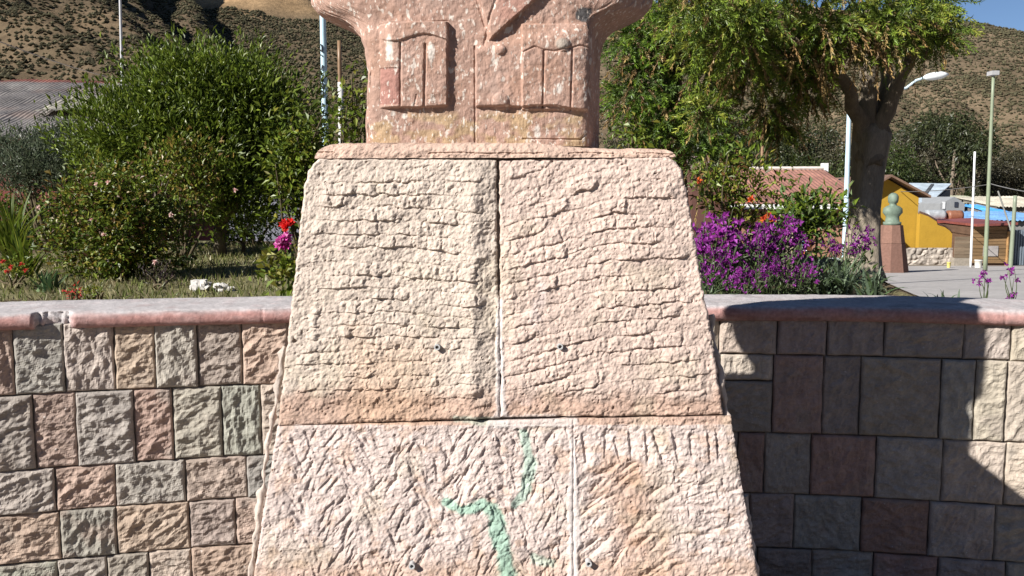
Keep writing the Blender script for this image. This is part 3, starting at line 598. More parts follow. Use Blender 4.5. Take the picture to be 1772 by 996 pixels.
for r, (xs_, bl, kd) in enumerate(rowsR):
    zb_ = float(np.mean([zr(x, y)[1] for x, y in bl])); ymid = float(np.mean([y for _, y in bl])) - 80
    ss = [float(zr(x, ymid)[0]) for x in xs_]
    for i in range(len(ss) - 1): stone(ss[i], ss[i + 1], zb_, ztop, kd[i], .012)
    if r == 1:
        zm = float(zr(180, 332)[1]); stone(float(zr(90, 300)[0]), ss[0], zm, ztop, 'c', .014); stone(float(zr(100, 300)[0]), ss[0], zb_, zm, 'd', .012)
    s = min(ss[0], float(zr(90, ymid)[0])) if r == 1 else ss[0]
    rs = np.random.RandomState(50 + r)
    while s > SMID + .02:
        w_ = min(rs.uniform(.2, .3), s - SMID); w_ = s - SMID if s - SMID - w_ < .1 else w_
        stone(s - w_, s, zb_, ztop, "gpetd"[rs.randint(5)], res=.02); s -= w_
    s = ss[-1]
    while s < 5.3:
        w_ = rs.uniform(.22, .38); stone(s, s + w_, zb_, ztop, "cgptd"[rs.randint(5)], res=.02); s += w_
    ztop = zb_
while ztop > .03:
    zb_ = max(ztop - .22, .004); s = SMID; rs = np.random.RandomState(int(ztop * 999))
    while s < 5.3:
        w_ = rs.uniform(.25, .4); stone(s, s + w_, zb_, ztop, "gpetd"[rs.randint(5)], res=.02); s += w_
    ztop = zb_
# coping with rounded pink nosing and grey top
CT = 1.311; nr_, hn = .035, .036
an = np.linspace(-math.pi / 2, math.pi / 2, 11)
prof = [(WR + .45, CT - .06), (WR + .06, CT - .072)] + [(WR - .005 - nr_ * math.cos(t), CT - hn + hn * math.sin(t)) for t in an] + [(WR + .05 + .04 * i, CT + .002 * math.sin(i)) for i in range(11)] + [(WR + .47, CT - .01), (WR + .47, CT - .06)]
s = np.linspace(-5.6, 5.4, 1500); pr = np.array(prof); npf = len(pr)
rad = pr[:, 0][:, None] + 0 * s; zz = pr[:, 1][:, None] + 0 * s
nose = np.array([0, 0] + [1] * 11 + [0] * 13)[:, None]
rad = rad + .004 * fbm(s[None] * 6, pr[:, 1][:, None] * 20, 3, 3) + .0015 * fbm(s[None] * 60, np.arange(npf)[:, None] * .8, 4, 2)
zz = zz + .005 * fbm(s[None] * 1.6 + 0 * zz, 0 * zz, 5, 2) + .0015 * fbm(s[None] * 40, np.arange(npf)[:, None] * .7, 6, 3)
sa, sb = float(on_wall(60, 550)[0]), float(on_wall(127, 550)[0])
chip = sm(sa - .004, sa + .004, s) * sm(sb + .015, sb - .03, s) * (1 + .4 * fbm(s * 70, s * 0, 8, 2))
rad = rad + nose * chip[None] * .045 * np.interp(np.arange(npf), [0, 2, 4, 9, 13, 16], [0, .5, 1, 1, .4, 0])[:, None] * (1 + .35 * fbm(s[None] * 55, np.arange(npf)[:, None] * .9, 9, 3))
joint = np.zeros_like(s)
for jp in (455, 1735): joint += np.exp(-((s - float(on_wall(jp, 545)[0])) / .004) ** 2)
rad = rad + nose * joint * .006
A = np.stack([WXC + rad * np.sin(s / WR), WYC + rad * np.cos(s / WR), zz], -1)
pk = np.array((.345, .192, .175)); gy = np.array((.40, .375, .375))
kk = np.interp(np.arange(npf), [0, 8.4, 10.6, 13], [0, 0, 1, 1])[:, None] + .35 * fbm(s[None] * 14, np.arange(npf)[:, None] * .6, 10, 3); kk = np.clip(kk + chip[None] * .8 * nose, 0, 1)[..., None]
cc = (pk * (1 - kk) + gy * kk) * (1 + .14 * fbm(s[None] * 20, np.arange(npf)[:, None] * .9, 11, 3))[..., None]
cc = cc * (1 - .25 * sm(.35, .6, fbm(s[None] * 5, np.arange(npf)[:, None] * .4, 21, 3))[..., None])
part("coping", new_mesh("coping", A.reshape(-1, 3), grid_faces(npf, len(s))[:, ::-1], cc.reshape(-1, 3), True), M_cement, wall)

# ------------------------------------------------------------------ raised garden bed behind the wall
GZ = 1.2
sb_ = np.linspace(-5.6, 5.3, 40); near = wallpt(sb_, 0 * sb_, WR + .44)[:, :2]
def back_y(x): return np.interp(x, [-8, -2, 1.6, 2.2, 3.15, 3.16, 5.2], [12, 12, 11.4, 9, 7.3, 5.0, 4.3])
bk = np.array([np.interp(near[:, 0], [-5, -3, 1.2, 2.0, 2.30, 2.36, 5], [-9, -6, 1.7, 3.2, 3.1, 2.4, 5.2]), np.interp(near[:, 0], [-5, -3, 1.2, 2.0, 2.30, 2.36, 2.6, 5], [12, 12, 11.5, 9.0, 7.2, 5.15, 5.0, 4.1])]).T
t = np.linspace(0, 1, 60)[:, None, None]; BXY = near[None] * (1 - t) + bk[None] * t
bz = GZ + .02 * fbm(BXY[..., 0] * 2, BXY[..., 1] * 2, 3, 3) + .012 * fbm(BXY[..., 0] * 14, BXY[..., 1] * 14, 4, 2)
Vb = np.concatenate([BXY, bz[..., None]], -1); low = Vb[-1:].copy(); low[..., 2] = -.1
gk = sm(-.15, .35, fbm(BXY[..., 0] * 1.3, BXY[..., 1] * 1.3, 6, 3) + .2 * (BXY[..., 0] < .5))[..., None]
cb = np.array((.115, .085, .055)) * (1 - gk) + np.array((.16, .15, .075)) * gk; cb = np.concatenate([cb, cb[-1:]])
struct("garden_bed", new_mesh("garden_bed", np.concatenate([Vb, low]).reshape(-1, 3), grid_faces(61, 40), cb.reshape(-1, 3), True), M_soil)

def leaves(pos, axis, nrm, ln, wd, col, fold=.2):
    """kite-shaped folded leaves; returns V, F, C"""
    n = len(pos); axis = axis / (np.linalg.norm(axis, axis=1)[:, None] + 1e-9); sd = np.cross(axis, nrm); sd /= np.linalg.norm(sd, axis=1)[:, None] + 1e-9; nn = np.cross(sd, axis)
    ln = np.broadcast_to(ln, (n,))[:, None]; wd = np.broadcast_to(wd, (n,))[:, None]
    mid = pos + axis * ln * .45 + nn * fold * wd
    V = np.stack([pos, mid + sd * wd * .5, pos + axis * ln - nn * .15 * ln, mid - sd * wd * .5], 1)
    f = np.arange(n)[:, None] * 4; F_ = np.concatenate([f + np.array([0, 1, 2]), f + np.array([0, 2, 3])])
    return V.reshape(-1, 3), F_, np.repeat(col, 4, 0)
def pal(rs, n, cols, jit=.3):
    cols = np.array(cols); k = rs.randint(len(cols), size=n); return cols[k] * rs.uniform(1 - jit, 1 + jit, (n, 1))
def rdir(rs, n):
    v = rs.normal(size=(n, 3)); return v / np.linalg.norm(v, axis=1)[:, None]
def lump_crown(rs, lumps, per, ln, wd, cols, up=.4, shell=.55, jit=.35, twig=6):
    """leaves gathered in small sprigs over lumpy volumes. lumps: (c, r(3))"""
    Ps, As = [], []
    for c, r in lumps:
        r = np.broadcast_to(np.asarray(r, float), (3,)); area = (r[0] * r[1] * r[2]) ** (2 / 3)
        k = max(int(per * area / twig), 3); d = rdir(rs, k); rad = (shell + (1 - shell) * rs.rand(k) ** .6) * (1 + .16 * rs.normal(size=k))
        p = np.asarray(c) + d * r * rad[:, None]
        pp = np.repeat(p, twig, 0) + rs.normal(size=(k * twig, 3)) * ln * .8
        aa = np.repeat(d, twig, 0) * .7 + rdir(rs, k * twig) * .75 + np.array((0, 0, up)); Ps.append(pp); As.append(aa)
    Ps = np.concatenate(Ps); As = np.concatenate(As); n = len(Ps)
    return leaves(Ps, As, rdir(rs, n) * .6 + np.array((-.3, -.3, .8)), ln * rs.uniform(.6, 1.35, n), wd * rs.uniform(.6, 1.3, n), pal(rs, n, cols, jit))
def lumps_px(rs, cx, cy, hx_, hy_, D, n, rr=.38, depth=.8):
    """n lumps filling an ellipse seen at (cx,cy) +- (hx,hy) pixels at distance D"""
    out = []; sc_ = D / F
    for i in range(n):
        d = rdir(rs, 1)[0] * rs.rand() ** .33; r = rr * rs.uniform(.75, 1.25)
        c = at(cx, cy, D) + np.array((d[0] * hx_ * sc_ * (1 - r * .8), d[1] * hx_ * sc_ * depth * (1 - r * .8), -d[2] * hy_ * sc_ * (1 - r * .8)))
        out.append((c, np.array((hx_, hx_ * depth, hy_)) * sc_ * r * 1.15))
    return out
def branchy(m, base, tips, r0, col, n=8, bend=.15, seed=0, rough=.15):
    rs_ = np.random.RandomState(seed); base = np.asarray(base, float)
    for k, tp in enumerate(tips):
        tp = np.asarray(tp, float); t = np.linspace(0, 1, 12)[:, None]; L_ = np.linalg.norm(tp - base)
        pth = base + (tp - base) * t + np.sin(t * math.pi) * rs_.normal(size=3) * bend * L_ + np.sin(t * 7) * .02 * L_ * rs_.normal(size=3)
        m.tube(pth, r0 * (1 - .75 * t[:, 0]), n, col, rough, seed + k)
def plant(name, label, cat, base, V3, group=None, stem=None, stem_name="stem", foliage_name="foliage"):
    o = thing(name, label, cat, base, group); V, Fc, Cc = V3
    part(foliage_name, new_mesh(foliage_name, V, Fc, Cc), M_leaf, o)
    if stem is not None: part(stem_name, stem.mesh(stem_name, True), M_bark, o)
    return o
def flowers_mesh(rs, centers, r, cols, npet=6, layers=2):
    Ps, As, Cs, Ln = [], [], [], []
    for c in centers:
        k = npet * layers; a_ = np.arange(k) * 2.4 + rs.rand() * 6; el = np.repeat(np.linspace(.15, 1.1, layers), npet)
        fc = np.array((-.35, -.75, .45)) + rs.normal(size=3) * .35; fc /= np.linalg.norm(fc); sx = np.cross(fc, (0, 0, 1)); sx /= np.linalg.norm(sx); sy = np.cross(sx, fc)
        As.append((np.cos(a_)[:, None] * sx + np.sin(a_)[:, None] * sy) * np.cos(el)[:, None] + fc * np.sin(el)[:, None]); Ps.append(np.tile(c, (k, 1))); Cs.append(pal(rs, k, cols, .25)); Ln.append(np.full(k, r) * rs.uniform(.8, 1.15, k))
    Ps = np.concatenate(Ps); As = np.concatenate(As); Ln = np.concatenate(Ln)
    return leaves(Ps, As, rdir(rs, len(Ps)) * .3 + np.array((-.3, -.8, .5)), Ln, Ln * .65, np.concatenate(Cs), .25)
def straps(rs, n, L_, W_, cols, spread=.5, segs=6, droop=.6):
    """arching strap leaves from one crown, local coordinates"""
    m = MB()
    for i in range(n):
        a_ = rs.uniform(0, 6.28); l = L_ * rs.uniform(.6, 1.15); t = np.linspace(0, 1, segs); lean = spread * rs.uniform(.15, 1.2)
        rad = l * (lean * t + droop * lean * t ** 2.5 * .6); z = l * (t * math.cos(lean * .7) - droop * lean * .75 * t ** 3)
        c = np.stack([np.cos(a_) * rad, np.sin(a_) * rad, z], -1) + np.array((rs.normal() * .03, rs.normal() * .03, 0)); sd = np.array((-math.sin(a_), math.cos(a_), .25)); w = W_ * (1 - t ** 2.2) * rs.uniform(.7, 1.2) + .001
        V = np.concatenate([c - sd * w[:, None] / 2, c + sd * w[:, None] / 2]); f = [[k, k + 1, segs + k + 1, segs + k] for k in range(segs - 1)]
        m.add(V, f, pal(rs, 1, cols, .3)[0])
    return m
GREEN = [(.088, .13, .013), (.118, .168, .018), (.066, .10, .013), (.15, .19, .024)]
YEL = [(.15, .175, .022), (.20, .19, .03), (.12, .165, .02), (.21, .15, .03)]
GREY = [(.10, .125, .075), (.075, .10, .06), (.13, .15, .10)]

# lawn blades
rs = np.random.RandomState(5); n = 16000
gx = rs.uniform(-4.6, .6, n); gy = rs.uniform(4.6, 11, n); ax = np.stack([rs.normal(0, .5, n), rs.normal(0, .5, n), np.ones(n)], -1)
Vg = leaves(np.stack([gx, gy, GZ - .01 + 0 * gx], -1), ax, rdir(rs, n), rs.uniform(.03, .09, n), rs.uniform(.006, .014, n), pal(rs, n, [(.19, .20, .07), (.26, .24, .12), (.14, .17, .05), (.30, .26, .15)], .3))
struct("grass", new_mesh("grass", *Vg), M_leaf, "stuff")

# ---- left side planting
rs = np.random.RandomState(21)
tb = (float(at(380, 440, 8.9)[0]), 8.9, GZ)
lm = lumps_px(rs, 355, 245, 232, 172, 8.9, 85, .30) + lumps_px(rs, 355, 190, 150, 105, 8.8, 14, .5) + lumps_px(rs, 500, 230, 75, 75, 8.8, 10, .45)
tr = MB(); tr.tube([tb, P(381, 410, 8.9), P(383, 380, 8.9)], [.07, .055, .05], 10, (.13, .11, .085), .2); branchy(tr, P(383, 384, 8.9), [P(330, 250, 8.9), P(440, 300, 8.9), P(360, 170, 9.0), P(420, 200, 8.8), P(260, 260, 8.9)], .045, (.11, .09, .07), seed=3)
o = thing("garden_tree", "round-headed dark green tree with a short forked trunk on the lawn", "tree", tb)
V, Fc, Cc = lump_crown(rs, lm, 2700, .068, .024, GREEN, up=.9, shell=.5, twig=7)
part("crown", new_mesh("crown", V, Fc, Cc), M_leaf, o); part("trunk", tr.mesh("trunk", True), M_bark, o)
def shrub(name, label, cx, cy, hx_, hy_, D, cols, ln, wd, n=14, per=2600, rr=.42, up=.3, base_py=None, seed=1, flowers=None, cat="shrub", shell=.45, twig=5):
    rs_ = np.random.RandomState(seed); b = (float(at(cx, cy, D)[0]), D, GZ)
    s_ = MB(); tips = [np.asarray(at(cx + rs_.uniform(-.7, .7) * hx_, cy + rs_.uniform(-.8, .5) * hy_, D + rs_.normal(0, .1))) for _ in range(9)]
    branchy(s_, b, tips, .014 * D / 6, (.10, .08, .05), 5, .06, seed)
    o_ = plant(name, label, cat, b, lump_crown(rs_, lumps_px(rs_, cx, cy, hx_, hy_, D, n, rr), per, ln, wd, cols, up, shell, twig=twig), stem=s_)
    if flowers:
        pts, r, cl, npet, lay = flowers; 
        for x, y, d in pts: part("bloom", new_mesh("bloom", *flowers_mesh(rs_, [np.asarray(at(x, y, d))], r, cl, npet, lay)), M_petal, o_)
    return o_
rosepts = [(x, y, 5.95) for x, y in ((168, 318), (188, 316), (296, 371), (268, 453), (68, 358), (160, 380), (408, 330), (180, 405))]
shrub("rose_bush", "bushy rose with reddish young leaves and tiny pale blooms by the wall", 212, 395, 140, 118, 6.4, GREEN + YEL + [(.10, .055, .025), (.075, .12, .02)], .042, .024, 46, 7500, .30, .3, seed=31, flowers=(rosepts, .022, [(.7, .45, .42), (.75, .6, .55)], 6, 2))
shrub("yellowing_shrub", "shrub with yellow and rust tinged leaves before the round tree", 315, 310, 85, 90, 7.4, YEL + GREEN[:2] + [(.15, .09, .03)], .05, .024, 22, 3600, .36, .5, seed=32)
shrub("grey_shrub", "low grey-green shrub under the tin roof", 85, 280, 120, 66, 9.8, GREY, .05, .017, 40, 5200, .36, .9, seed=33)
shrub("broadleaf_shrub", "tall broad-leaved light green shrub between round tree and pedestal", 522, 280, 62, 118, 7.3, YEL[:3] + GREEN + GREEN, .068, .034, 34, 3000, .34, .1, seed=34)
shrub("broadleaf_shrub", "leafy sprigs rising behind the torso's flank beside the blue pole", 612, 200, 42, 95, 7.0, YEL[:2] + GREEN, .065, .034, 18, 2400, .36, .1, seed=35)
shrub("dark_shrub", "low dark shrub beneath the branches of the round tree", 300, 465, 60, 40, 7.2, [(.03, .055, .015), (.05, .07, .02)], .045, .02, 10, 2400, .4, .4, seed=36)
shrub("geranium_bush", "low bush with small red flowers beside the lawn's edge plants", 22, 474, 48, 36, 5.7, YEL[:2] + GREEN, .035, .022, 12, 3200, .4, .4, seed=37, flowers=([(5, 452, 5.5), (20, 462, 5.4), (38, 458, 5.5), (12, 470, 5.4), (46, 468, 5.5)], .022, [(.5, .05, .04), (.55, .09, .06)], 6, 2))
shrub("heather_clump", "dull mauve-grey heathery clump beside the white stones", 272, 480, 48, 26, 5.6, [(.075, .065, .05), (.09, .085, .045), (.08, .05, .06)], .03, .007, 10, 4500, .45, 1.0, seed=38)
shrub("herb_tuft", "small yellow-green tuft just behind the coping", 165, 508, 24, 9, 4.75, YEL[:3], .025, .014, 6, 5200, .5, .4, seed=39)
shrub("red_flower_tuft", "tiny red flowering tuft peeping over the coping", 126, 510, 15, 6, 4.75, [(.45, .03, .03), (.5, .07, .05), (.07, .1, .02)], .02, .014, 5, 5200, .5, .4, seed=40)
shrub("leafy_hedge", "dull green hedge below the grey-green shrub at the lawn's end", 60, 385, 130, 62, 10.4, GREEN[:3] + [(.07, .08, .04)], .06, .026, 36, 2600, .34, .4, seed=43)
shrub("leafy_hedge", "dark hedge closing the back of the lawn", 440, 395, 80, 42, 10.6, [(.035, .06, .018), (.05, .08, .022)], .06, .028, 20, 1700, .36, .4, seed=42)
# strap-leaved plants at the left edge
def strap_plant(name, label, px, D, n, L_, W_, cols, spread, droop, seed, group=None):
    rs_ = np.random.RandomState(seed); o_ = thing(name, label, "plant", (float(at(px, 400, D)[0]), D, GZ), group)
    part("leaves", straps(rs_, n, L_, W_, cols, spread, 6, droop).mesh("leaves"), M_leaf, o_, True); return o_
strap_plant("iris_clump", "tall upright sword-leaved clump before the grey-green shrub", 18, 7.6, 110, .68, .024, YEL[:1] + GREEN, .5, .8, 51)
strap_plant("iris_clump", "arching sword-leaved clump between red geranium and rose bush", 40, 6.4, 60, .42, .026, GREEN + YEL[:1], .6, .7, 52)
strap_plant("agave", "small stiff blue-green rosette beside the geranium", 78, 5.5, 26, .16, .022, [(.06, .12, .05), (.1, .15, .06)], .7, .1, 53)
# white stones on the lawn edge
for i, (px, py, w, lab) in enumerate(((348, 490, 17, "larger white boulder beside the heathery clump"), (382, 494, 12, "small white stone resting against the boulder"), (398, 497, 7, "tiny pale stone at the end of the white stones"))):
    r = w * 5.5 / F; b = at(px, py, 5.5); m = MB(); m.ball((0, 0, r * .45), (r, r * .8, r * .75), (.46, .44, .41), 12, i, 1.1)
    o = solo("white_stone", m.mesh("white_stone"), M_wall, lab, "stone", "white stones on the lawn edge"); o.location = (float(b[0]), 5.5, GZ)
# dahlia
rs = np.random.RandomState(61); db = (float(at(493, 470, 4.75)[0]), 4.75, GZ)
sm_ = MB(); branchy(sm_, db, [at(500, 392, 4.75), at(490, 418, 4.75), at(480, 455, 4.75)], .006, (.08, .12, .03), 5, .04, 4)
o = plant("dahlia", "dahlia with one scarlet and one pink bloom at the pedestal's edge", "flower", db, lump_crown(rs, lumps_px(rs, 493, 462, 24, 34, 4.75, 9, .5), 2600, .06, .036, YEL[:3] + GREEN[1:2], .2, .3), stem=sm_)
part("bloom", new_mesh("bloom", *flowers_mesh(rs, [np.asarray(at(493, 388, 4.68)), np.asarray(at(503, 386, 4.68)), np.asarray(at(497, 392, 4.66))], .034, [(.62, .02, .02), (.7, .05, .04)], 9, 3)), M_petal, o)
part("bloom", new_mesh("bloom", *flowers_mesh(rs, [np.asarray(at(488, 418, 4.66)), np.asarray(at(495, 412, 4.68)), np.asarray(at(486, 424, 4.66)), np.asarray(at(497, 424, 4.67))], .04, [(.62, .08, .38), (.72, .3, .55), (.5, .04, .28)], 9, 3)), M_petal, o)
# young tree with limewashed forked stem
b = P(421, 430, 9.4); b = (b[0], b[1], GZ); o = thing("young_tree", "sapling with a whitewashed forked stem before the grey wall", "tree", b)
m = MB(); m.tube([b, P(422, 412, 9.4), P(424, 400, 9.4)], .022, 7, (.16, .12, .09), .1); m.tube([P(424, 402, 9.4), P(427, 365, 9.4)], .018, 7, (.62, .62, .6), .1); m.tube([P(424, 402, 9.4), P(440, 374, 9.35)], .02, 7, (.62, .62, .6), .1)
branchy(m, P(427, 366, 9.4), [P(430, 330, 9.4), P(420, 335, 9.4)], .014, (.07, .055, .045), 6); branchy(m, P(440, 375, 9.35), [P(450, 335, 9.35), P(444, 320, 9.3)], .016, (.07, .055, .045), 6, seed=2)
part("trunk", m.mesh("trunk", True), M_bark, o)
V, Fc, Cc = lump_crown(np.random.RandomState(8), lumps_px(np.random.RandomState(8), 438, 318, 45, 28, 9.4, 8, .45), 1600, .07, .03, GREEN, .3, .3); part("crown", new_mesh("crown", V, Fc, Cc), M_leaf, o)

# ---- right side planting
def conifer_foliage(rs, tips, cols, brown, nt, L_, dens=18, ln=.055, wd=.009, droop=.8):
    """feathery twigs springing from branch ends (c, r, share of brown): bright towards their tips"""
    Ps, As, Cs = [], [], []; tip_col = np.array((1.35, 1.3, .95))
    for c, r, fb in tips:
        for k in range(nt):
            d = rdir(rs, 1)[0]; s0 = np.asarray(c) + d * np.asarray(r) * rs.rand() ** .5; out = d * np.array((1, 1, .6)) + rs.normal(size=3) * .25; out /= np.linalg.norm(out)
            isb = rs.rand() < fb; dr = droop * (2.2 if isb else rs.uniform(.3, 1.2))
            l = L_ * rs.uniform(.5, 1.3); t = np.linspace(.05, 1, dens)[:, None]; p = s0 + out * l * t + np.array((0, 0, -1)) * dr * l * t ** 1.8
            tg = out + np.array((0, 0, -1)) * dr * 1.8 * t ** .8; base = pal(rs, 1, brown if isb else cols, .25)
            for rep in range(2):
                Ps.append(p); As.append(tg * .8 + rdir(rs, dens) * .8)
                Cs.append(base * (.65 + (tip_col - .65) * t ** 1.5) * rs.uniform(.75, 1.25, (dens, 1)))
    Ps = np.concatenate(Ps); n = len(Ps)
    return leaves(Ps, np.concatenate(As), rdir(rs, n), ln * rs.uniform(.6, 1.3, n), wd * rs.uniform(.8, 1.4, n), np.concatenate(Cs), .1)
CON = [(.13, .195, .03), (.17, .24, .04), (.095, .15, .028), (.22, .25, .05)]; BRN = [(.28, .19, .10), (.22, .14, .075), (.32, .24, .13)]
rs = np.random.RandomState(71); DTR = 6.7
tb = (float(at(1492, 478, DTR)[0]), DTR, GZ)
tr = MB(); tr.tube([(tb[0], DTR, GZ - .05), P(1491, 462, DTR), P(1492, 420, DTR), P(1497, 360, DTR), P(1502, 300, DTR), P(1506, 255, DTR), P(1508, 232, DTR), P(1509, 214, DTR)], [.19, .15, .122, .106, .108, .122, .125, .06], 22, (.27, .23, .18), .28, 3)
for tips, r in (([P(1560, 140, 6.6), P(1590, 40, 6.5)], .085), ([P(1500, 110, 6.8), P(1510, -60, 6.9)], .10), ([P(1470, 150, 6.5), P(1400, 60, 6.3), P(1300, 0, 6.1)], .07), ([P(1535, 120, 7.0), P(1560, -20, 7.3)], .08)):
    pth = [P(1506, 285, DTR), P(1507 + .25 * (tips[0][0] - 2.77) * 220, 225, DTR)] + tips; q = np.array(pth); tq = np.linspace(0, len(q) - 1, 14); q = np.stack([np.interp(tq, np.arange(len(q)), q[:, k]) for k in range(3)], -1) + rs.normal(size=(14, 3)) * .012
    tr.tube(q, r * np.linspace(1.1, .35, 14), 12, (.2, .165, .125), .25, 5)
tips = []
for px, py, D, r, fb in ((1230, 20, 6.3, .30, .12), (1290, 60, 6.2, .28, .25), (1240, 130, 6.3, .22, .1), (1345, 30, 6.1, .3, .2), (1300, 130, 6.4, .2, .5), (1330, 190, 6.3, .16, .25), (1370, 110, 6.2, .2, .2), (1400, 40, 6.2, .28, .15), (1440, 70, 6.0, .2, .45), (1480, 60, 6.1, .25, .4),
                         (1520, 62, 6.0, .2, .35), (1560, 50, 6.1, .24, .15), (1612, 64, 6.2, .2, .08), (1590, 20, 6.4, .28, .03), (1620, 0, 6.6, .22, .03), (1540, 0, 6.6, .34, .05), (1470, -20, 6.8, .4, .1), (1380, -60, 6.6, .42, .1), (1270, -80, 6.6, .42, .1), (1560, -120, 6.8, .45, .05), (1430, -160, 7, .55, .05), (1300, -200, 7, .5, .05), (1520, -260, 7, .5, .05), (1400, -320, 7, .5, .05),
                         (1400, 165, 6.5, .14, .1), (1620, 50, 6.3, .16, .05), (1200, 60, 6.2, .22, .1), (1225, 190, 6.2, .14, .15), (1350, 230, 6.5, .1, .1), (1250, -20, 6.2, .3, .1), (1420, -60, 5.9, .3, .1), (1340, -40, 5.8, .3, .1), (1480, -60, 6.0, .3, .1), (1390, 90, 6.0, .16, .2), (1530, 40, 6.0, .26, .1), (1430, 40, 5.9, .24, .2), (1275, 70, 5.8, .26, .15), (1310, 105, 5.95, .24, .3), (1255, 30, 5.75, .28, .1), (1200, -10, 5.5, .32, .1), (1300, 20, 5.7, .3, .1), (1400, 130, 6.2, .18, .3)):
    tips.append((at(px, py, D), np.array((1, 1, .7)) * r * .72, fb))
o = thing("conifer_tree", "conifer with a stout forked trunk and drooping brown-tinged feathery branches", "tree", tb)
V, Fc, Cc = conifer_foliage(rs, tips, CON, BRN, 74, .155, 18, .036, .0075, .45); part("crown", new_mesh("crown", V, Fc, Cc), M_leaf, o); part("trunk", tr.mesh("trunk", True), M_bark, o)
rs = np.random.RandomState(72); tb = (float(at(1165, 470, 7.4)[0]), 7.4, GZ)
tr = MB(); tr.tube([tb, P(1165, 300, 7.4), P(1160, 100, 7.4), P(1160, -300, 7.4)], [.14, .11, .09, .03], 12, (.12, .09, .06), .2)
tips = []
for i in range(46):
    py = rs.uniform(-330, 285); hwid = np.interp(py, [-330, -100, 100, 285], [30, 80, 105, 85]); px = 1170 + rs.uniform(-1, 1) * hwid + (20 if py > 150 else 0)
    tips.append((at(px, py, 7.4 + rs.uniform(-.5, .4)), np.array((1, 1, .9)) * rs.uniform(.14, .26), .06 if py > 90 else .16))
for px, py in ((1110, 130), (1140, 190), (1200, 240), (1250, 260), (1085, 60), (1090, 170), (1230, 280)): tips.append((at(px, py, 6.9), np.array((1, 1, .9)) * .2, .12))
o = thing("cypress_tree", "dense green cypress growing close behind the torso's shaded side", "tree", tb)
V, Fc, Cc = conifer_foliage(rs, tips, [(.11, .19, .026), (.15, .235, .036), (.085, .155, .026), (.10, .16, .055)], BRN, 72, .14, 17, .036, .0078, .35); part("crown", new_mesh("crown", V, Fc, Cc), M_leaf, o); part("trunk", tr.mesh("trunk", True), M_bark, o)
shrub("leafy_shrub", "small glossy leaved shrub over the pedestal's shoulder", 1108, 238, 42, 36, 5.6, YEL[:3] + GREEN, .05, .026, 10, 2300, .42, .2, seed=81)
shrub("berry_shrub", "dark shrub with orange blossoms behind the purple flowers", 1272, 330, 80, 78, 6.0, GREEN + YEL[:2] + [(.13, .07, .025)], .055, .022, 26, 2300, .36, .4, seed=82, flowers=([(1208, 312, 5.4), (1300, 345, 5.35), (1330, 373, 5.35), (1338, 380, 5.35), (1322, 378, 5.35)], .028, [(.55, .13, .03), (.5, .08, .03)], 6, 2))
shrub("dark_shrub", "dark shady undergrowth behind the purple flowers", 1290, 430, 95, 60, 6.2, [(.03, .055, .015), (.05, .08, .02)], .05, .022, 16, 1800, .4, .3, seed=83)
rs = np.random.RandomState(84); b = (float(at(1372, 470, 5.75)[0]), 5.75, GZ); m = MB(); m.tube([b, P(1371, 440, 5.75), P(1375, 420, 5.75), P(1374, 404, 5.75)], [.065, .055, .05, .055], 12, (.36, .30, .23), .2, 2); branchy(m, P(1374, 408, 5.75), [P(1350, 370, 5.75), P(1400, 350, 5.7), P(1430, 380, 5.75), P(1380, 340, 5.8)], .035, (.30, .25, .19), 8, .1, 3)
o = thing("small_tree", "little round tree with pale stubby trunk beside the purple flowers", "tree", b)
V, Fc, Cc = lump_crown(rs, lumps_px(rs, 1407, 373, 70, 54, 5.75, 34, .34), 4200, .06, .024, GREEN + [(.08, .14, .04), (.1, .15, .05)], .4, .4); part("crown", new_mesh("crown", V, Fc, Cc), M_leaf, o); part("trunk", m.mesh("trunk", True), M_bark, o)
# purple stocks
PUR = [(.16, .012, .16), (.22, .022, .22), (.09, .008, .095), (.30, .06, .32)]
def purple_proto(seed, nst, hgt):
    rs_ = np.random.RandomState(seed); m_ = MB(); cen = []; lp = []
    for i in range(nst):
        a_ = rs_.uniform(0, 6.28); r = rs_.uniform(.02, .13); h_ = hgt * rs_.uniform(.7, 1.1); tip = np.array((math.cos(a_) * r * 1.3, math.sin(a_) * r * 1.3, h_))
        branchy(m_, (math.cos(a_) * .03, math.sin(a_) * .03, 0), [tip], .005, (.09, .12, .05), 5, .03, seed + i)
        for k in range(rs_.randint(7, 11)): cen.append(tip * np.array((1, 1, 1 - .36 * rs_.rand())) + rs_.normal(size=3) * np.array((.028, .028, .012)))
        lp.append((tip * np.array((.7, .7, .42)), (.06, .06, hgt * .26)))
    return m_, flowers_mesh(rs_, cen, .024, PUR, 4, 1), lump_crown(rs_, lp, 2100, .06, .013, [(.09, .13, .06), (.12, .15, .08), (.07, .11, .03)], .6, .2)
protos = []
for sd, nst, hgt in ((91, 8, .42), (92, 7, .36)):
    m_, fl, lf = purple_proto(sd, nst, hgt); o = thing("purple_flower", "purple stock plant in the dense clump beside the pedestal", "flower", (0, 0, 0), "purple flowers in the clump beside the pedestal")
    part("stems", m_.mesh("stems", True), M_leaf, o, True); part("leaves", new_mesh("leaves", *lf), M_leaf, o, True); part("flowers", new_mesh("flowers", *fl), M_petal, o, True)["kind"] = "stuff"; protos.append(o)
spots = [(1215, 5.0, 1.25), (1240, 4.9, .95), (1265, 5.0, 1.1), (1290, 5.2, 1.2), (1318, 5.35, 1.2), (1345, 5.2, 1.05), (1368, 5.4, 1.1), (1255, 4.65, .62), (1305, 4.75, .7), (1340, 4.8, .62), (1375, 4.9, .68), (1390, 5.0, .6), (1225, 4.7, .8), (1285, 4.6, .55)]
for i, (px, D, s_) in enumerate(spots):
    loc = (float(at(px, 450, D)[0]), D, GZ - .01); pr_ = protos[i % 2]
    if i < 2: pr_.location = loc; pr_.scale = (s_,) * 3
    else: copy_tree(pr_, loc, i * 1.7, s_)
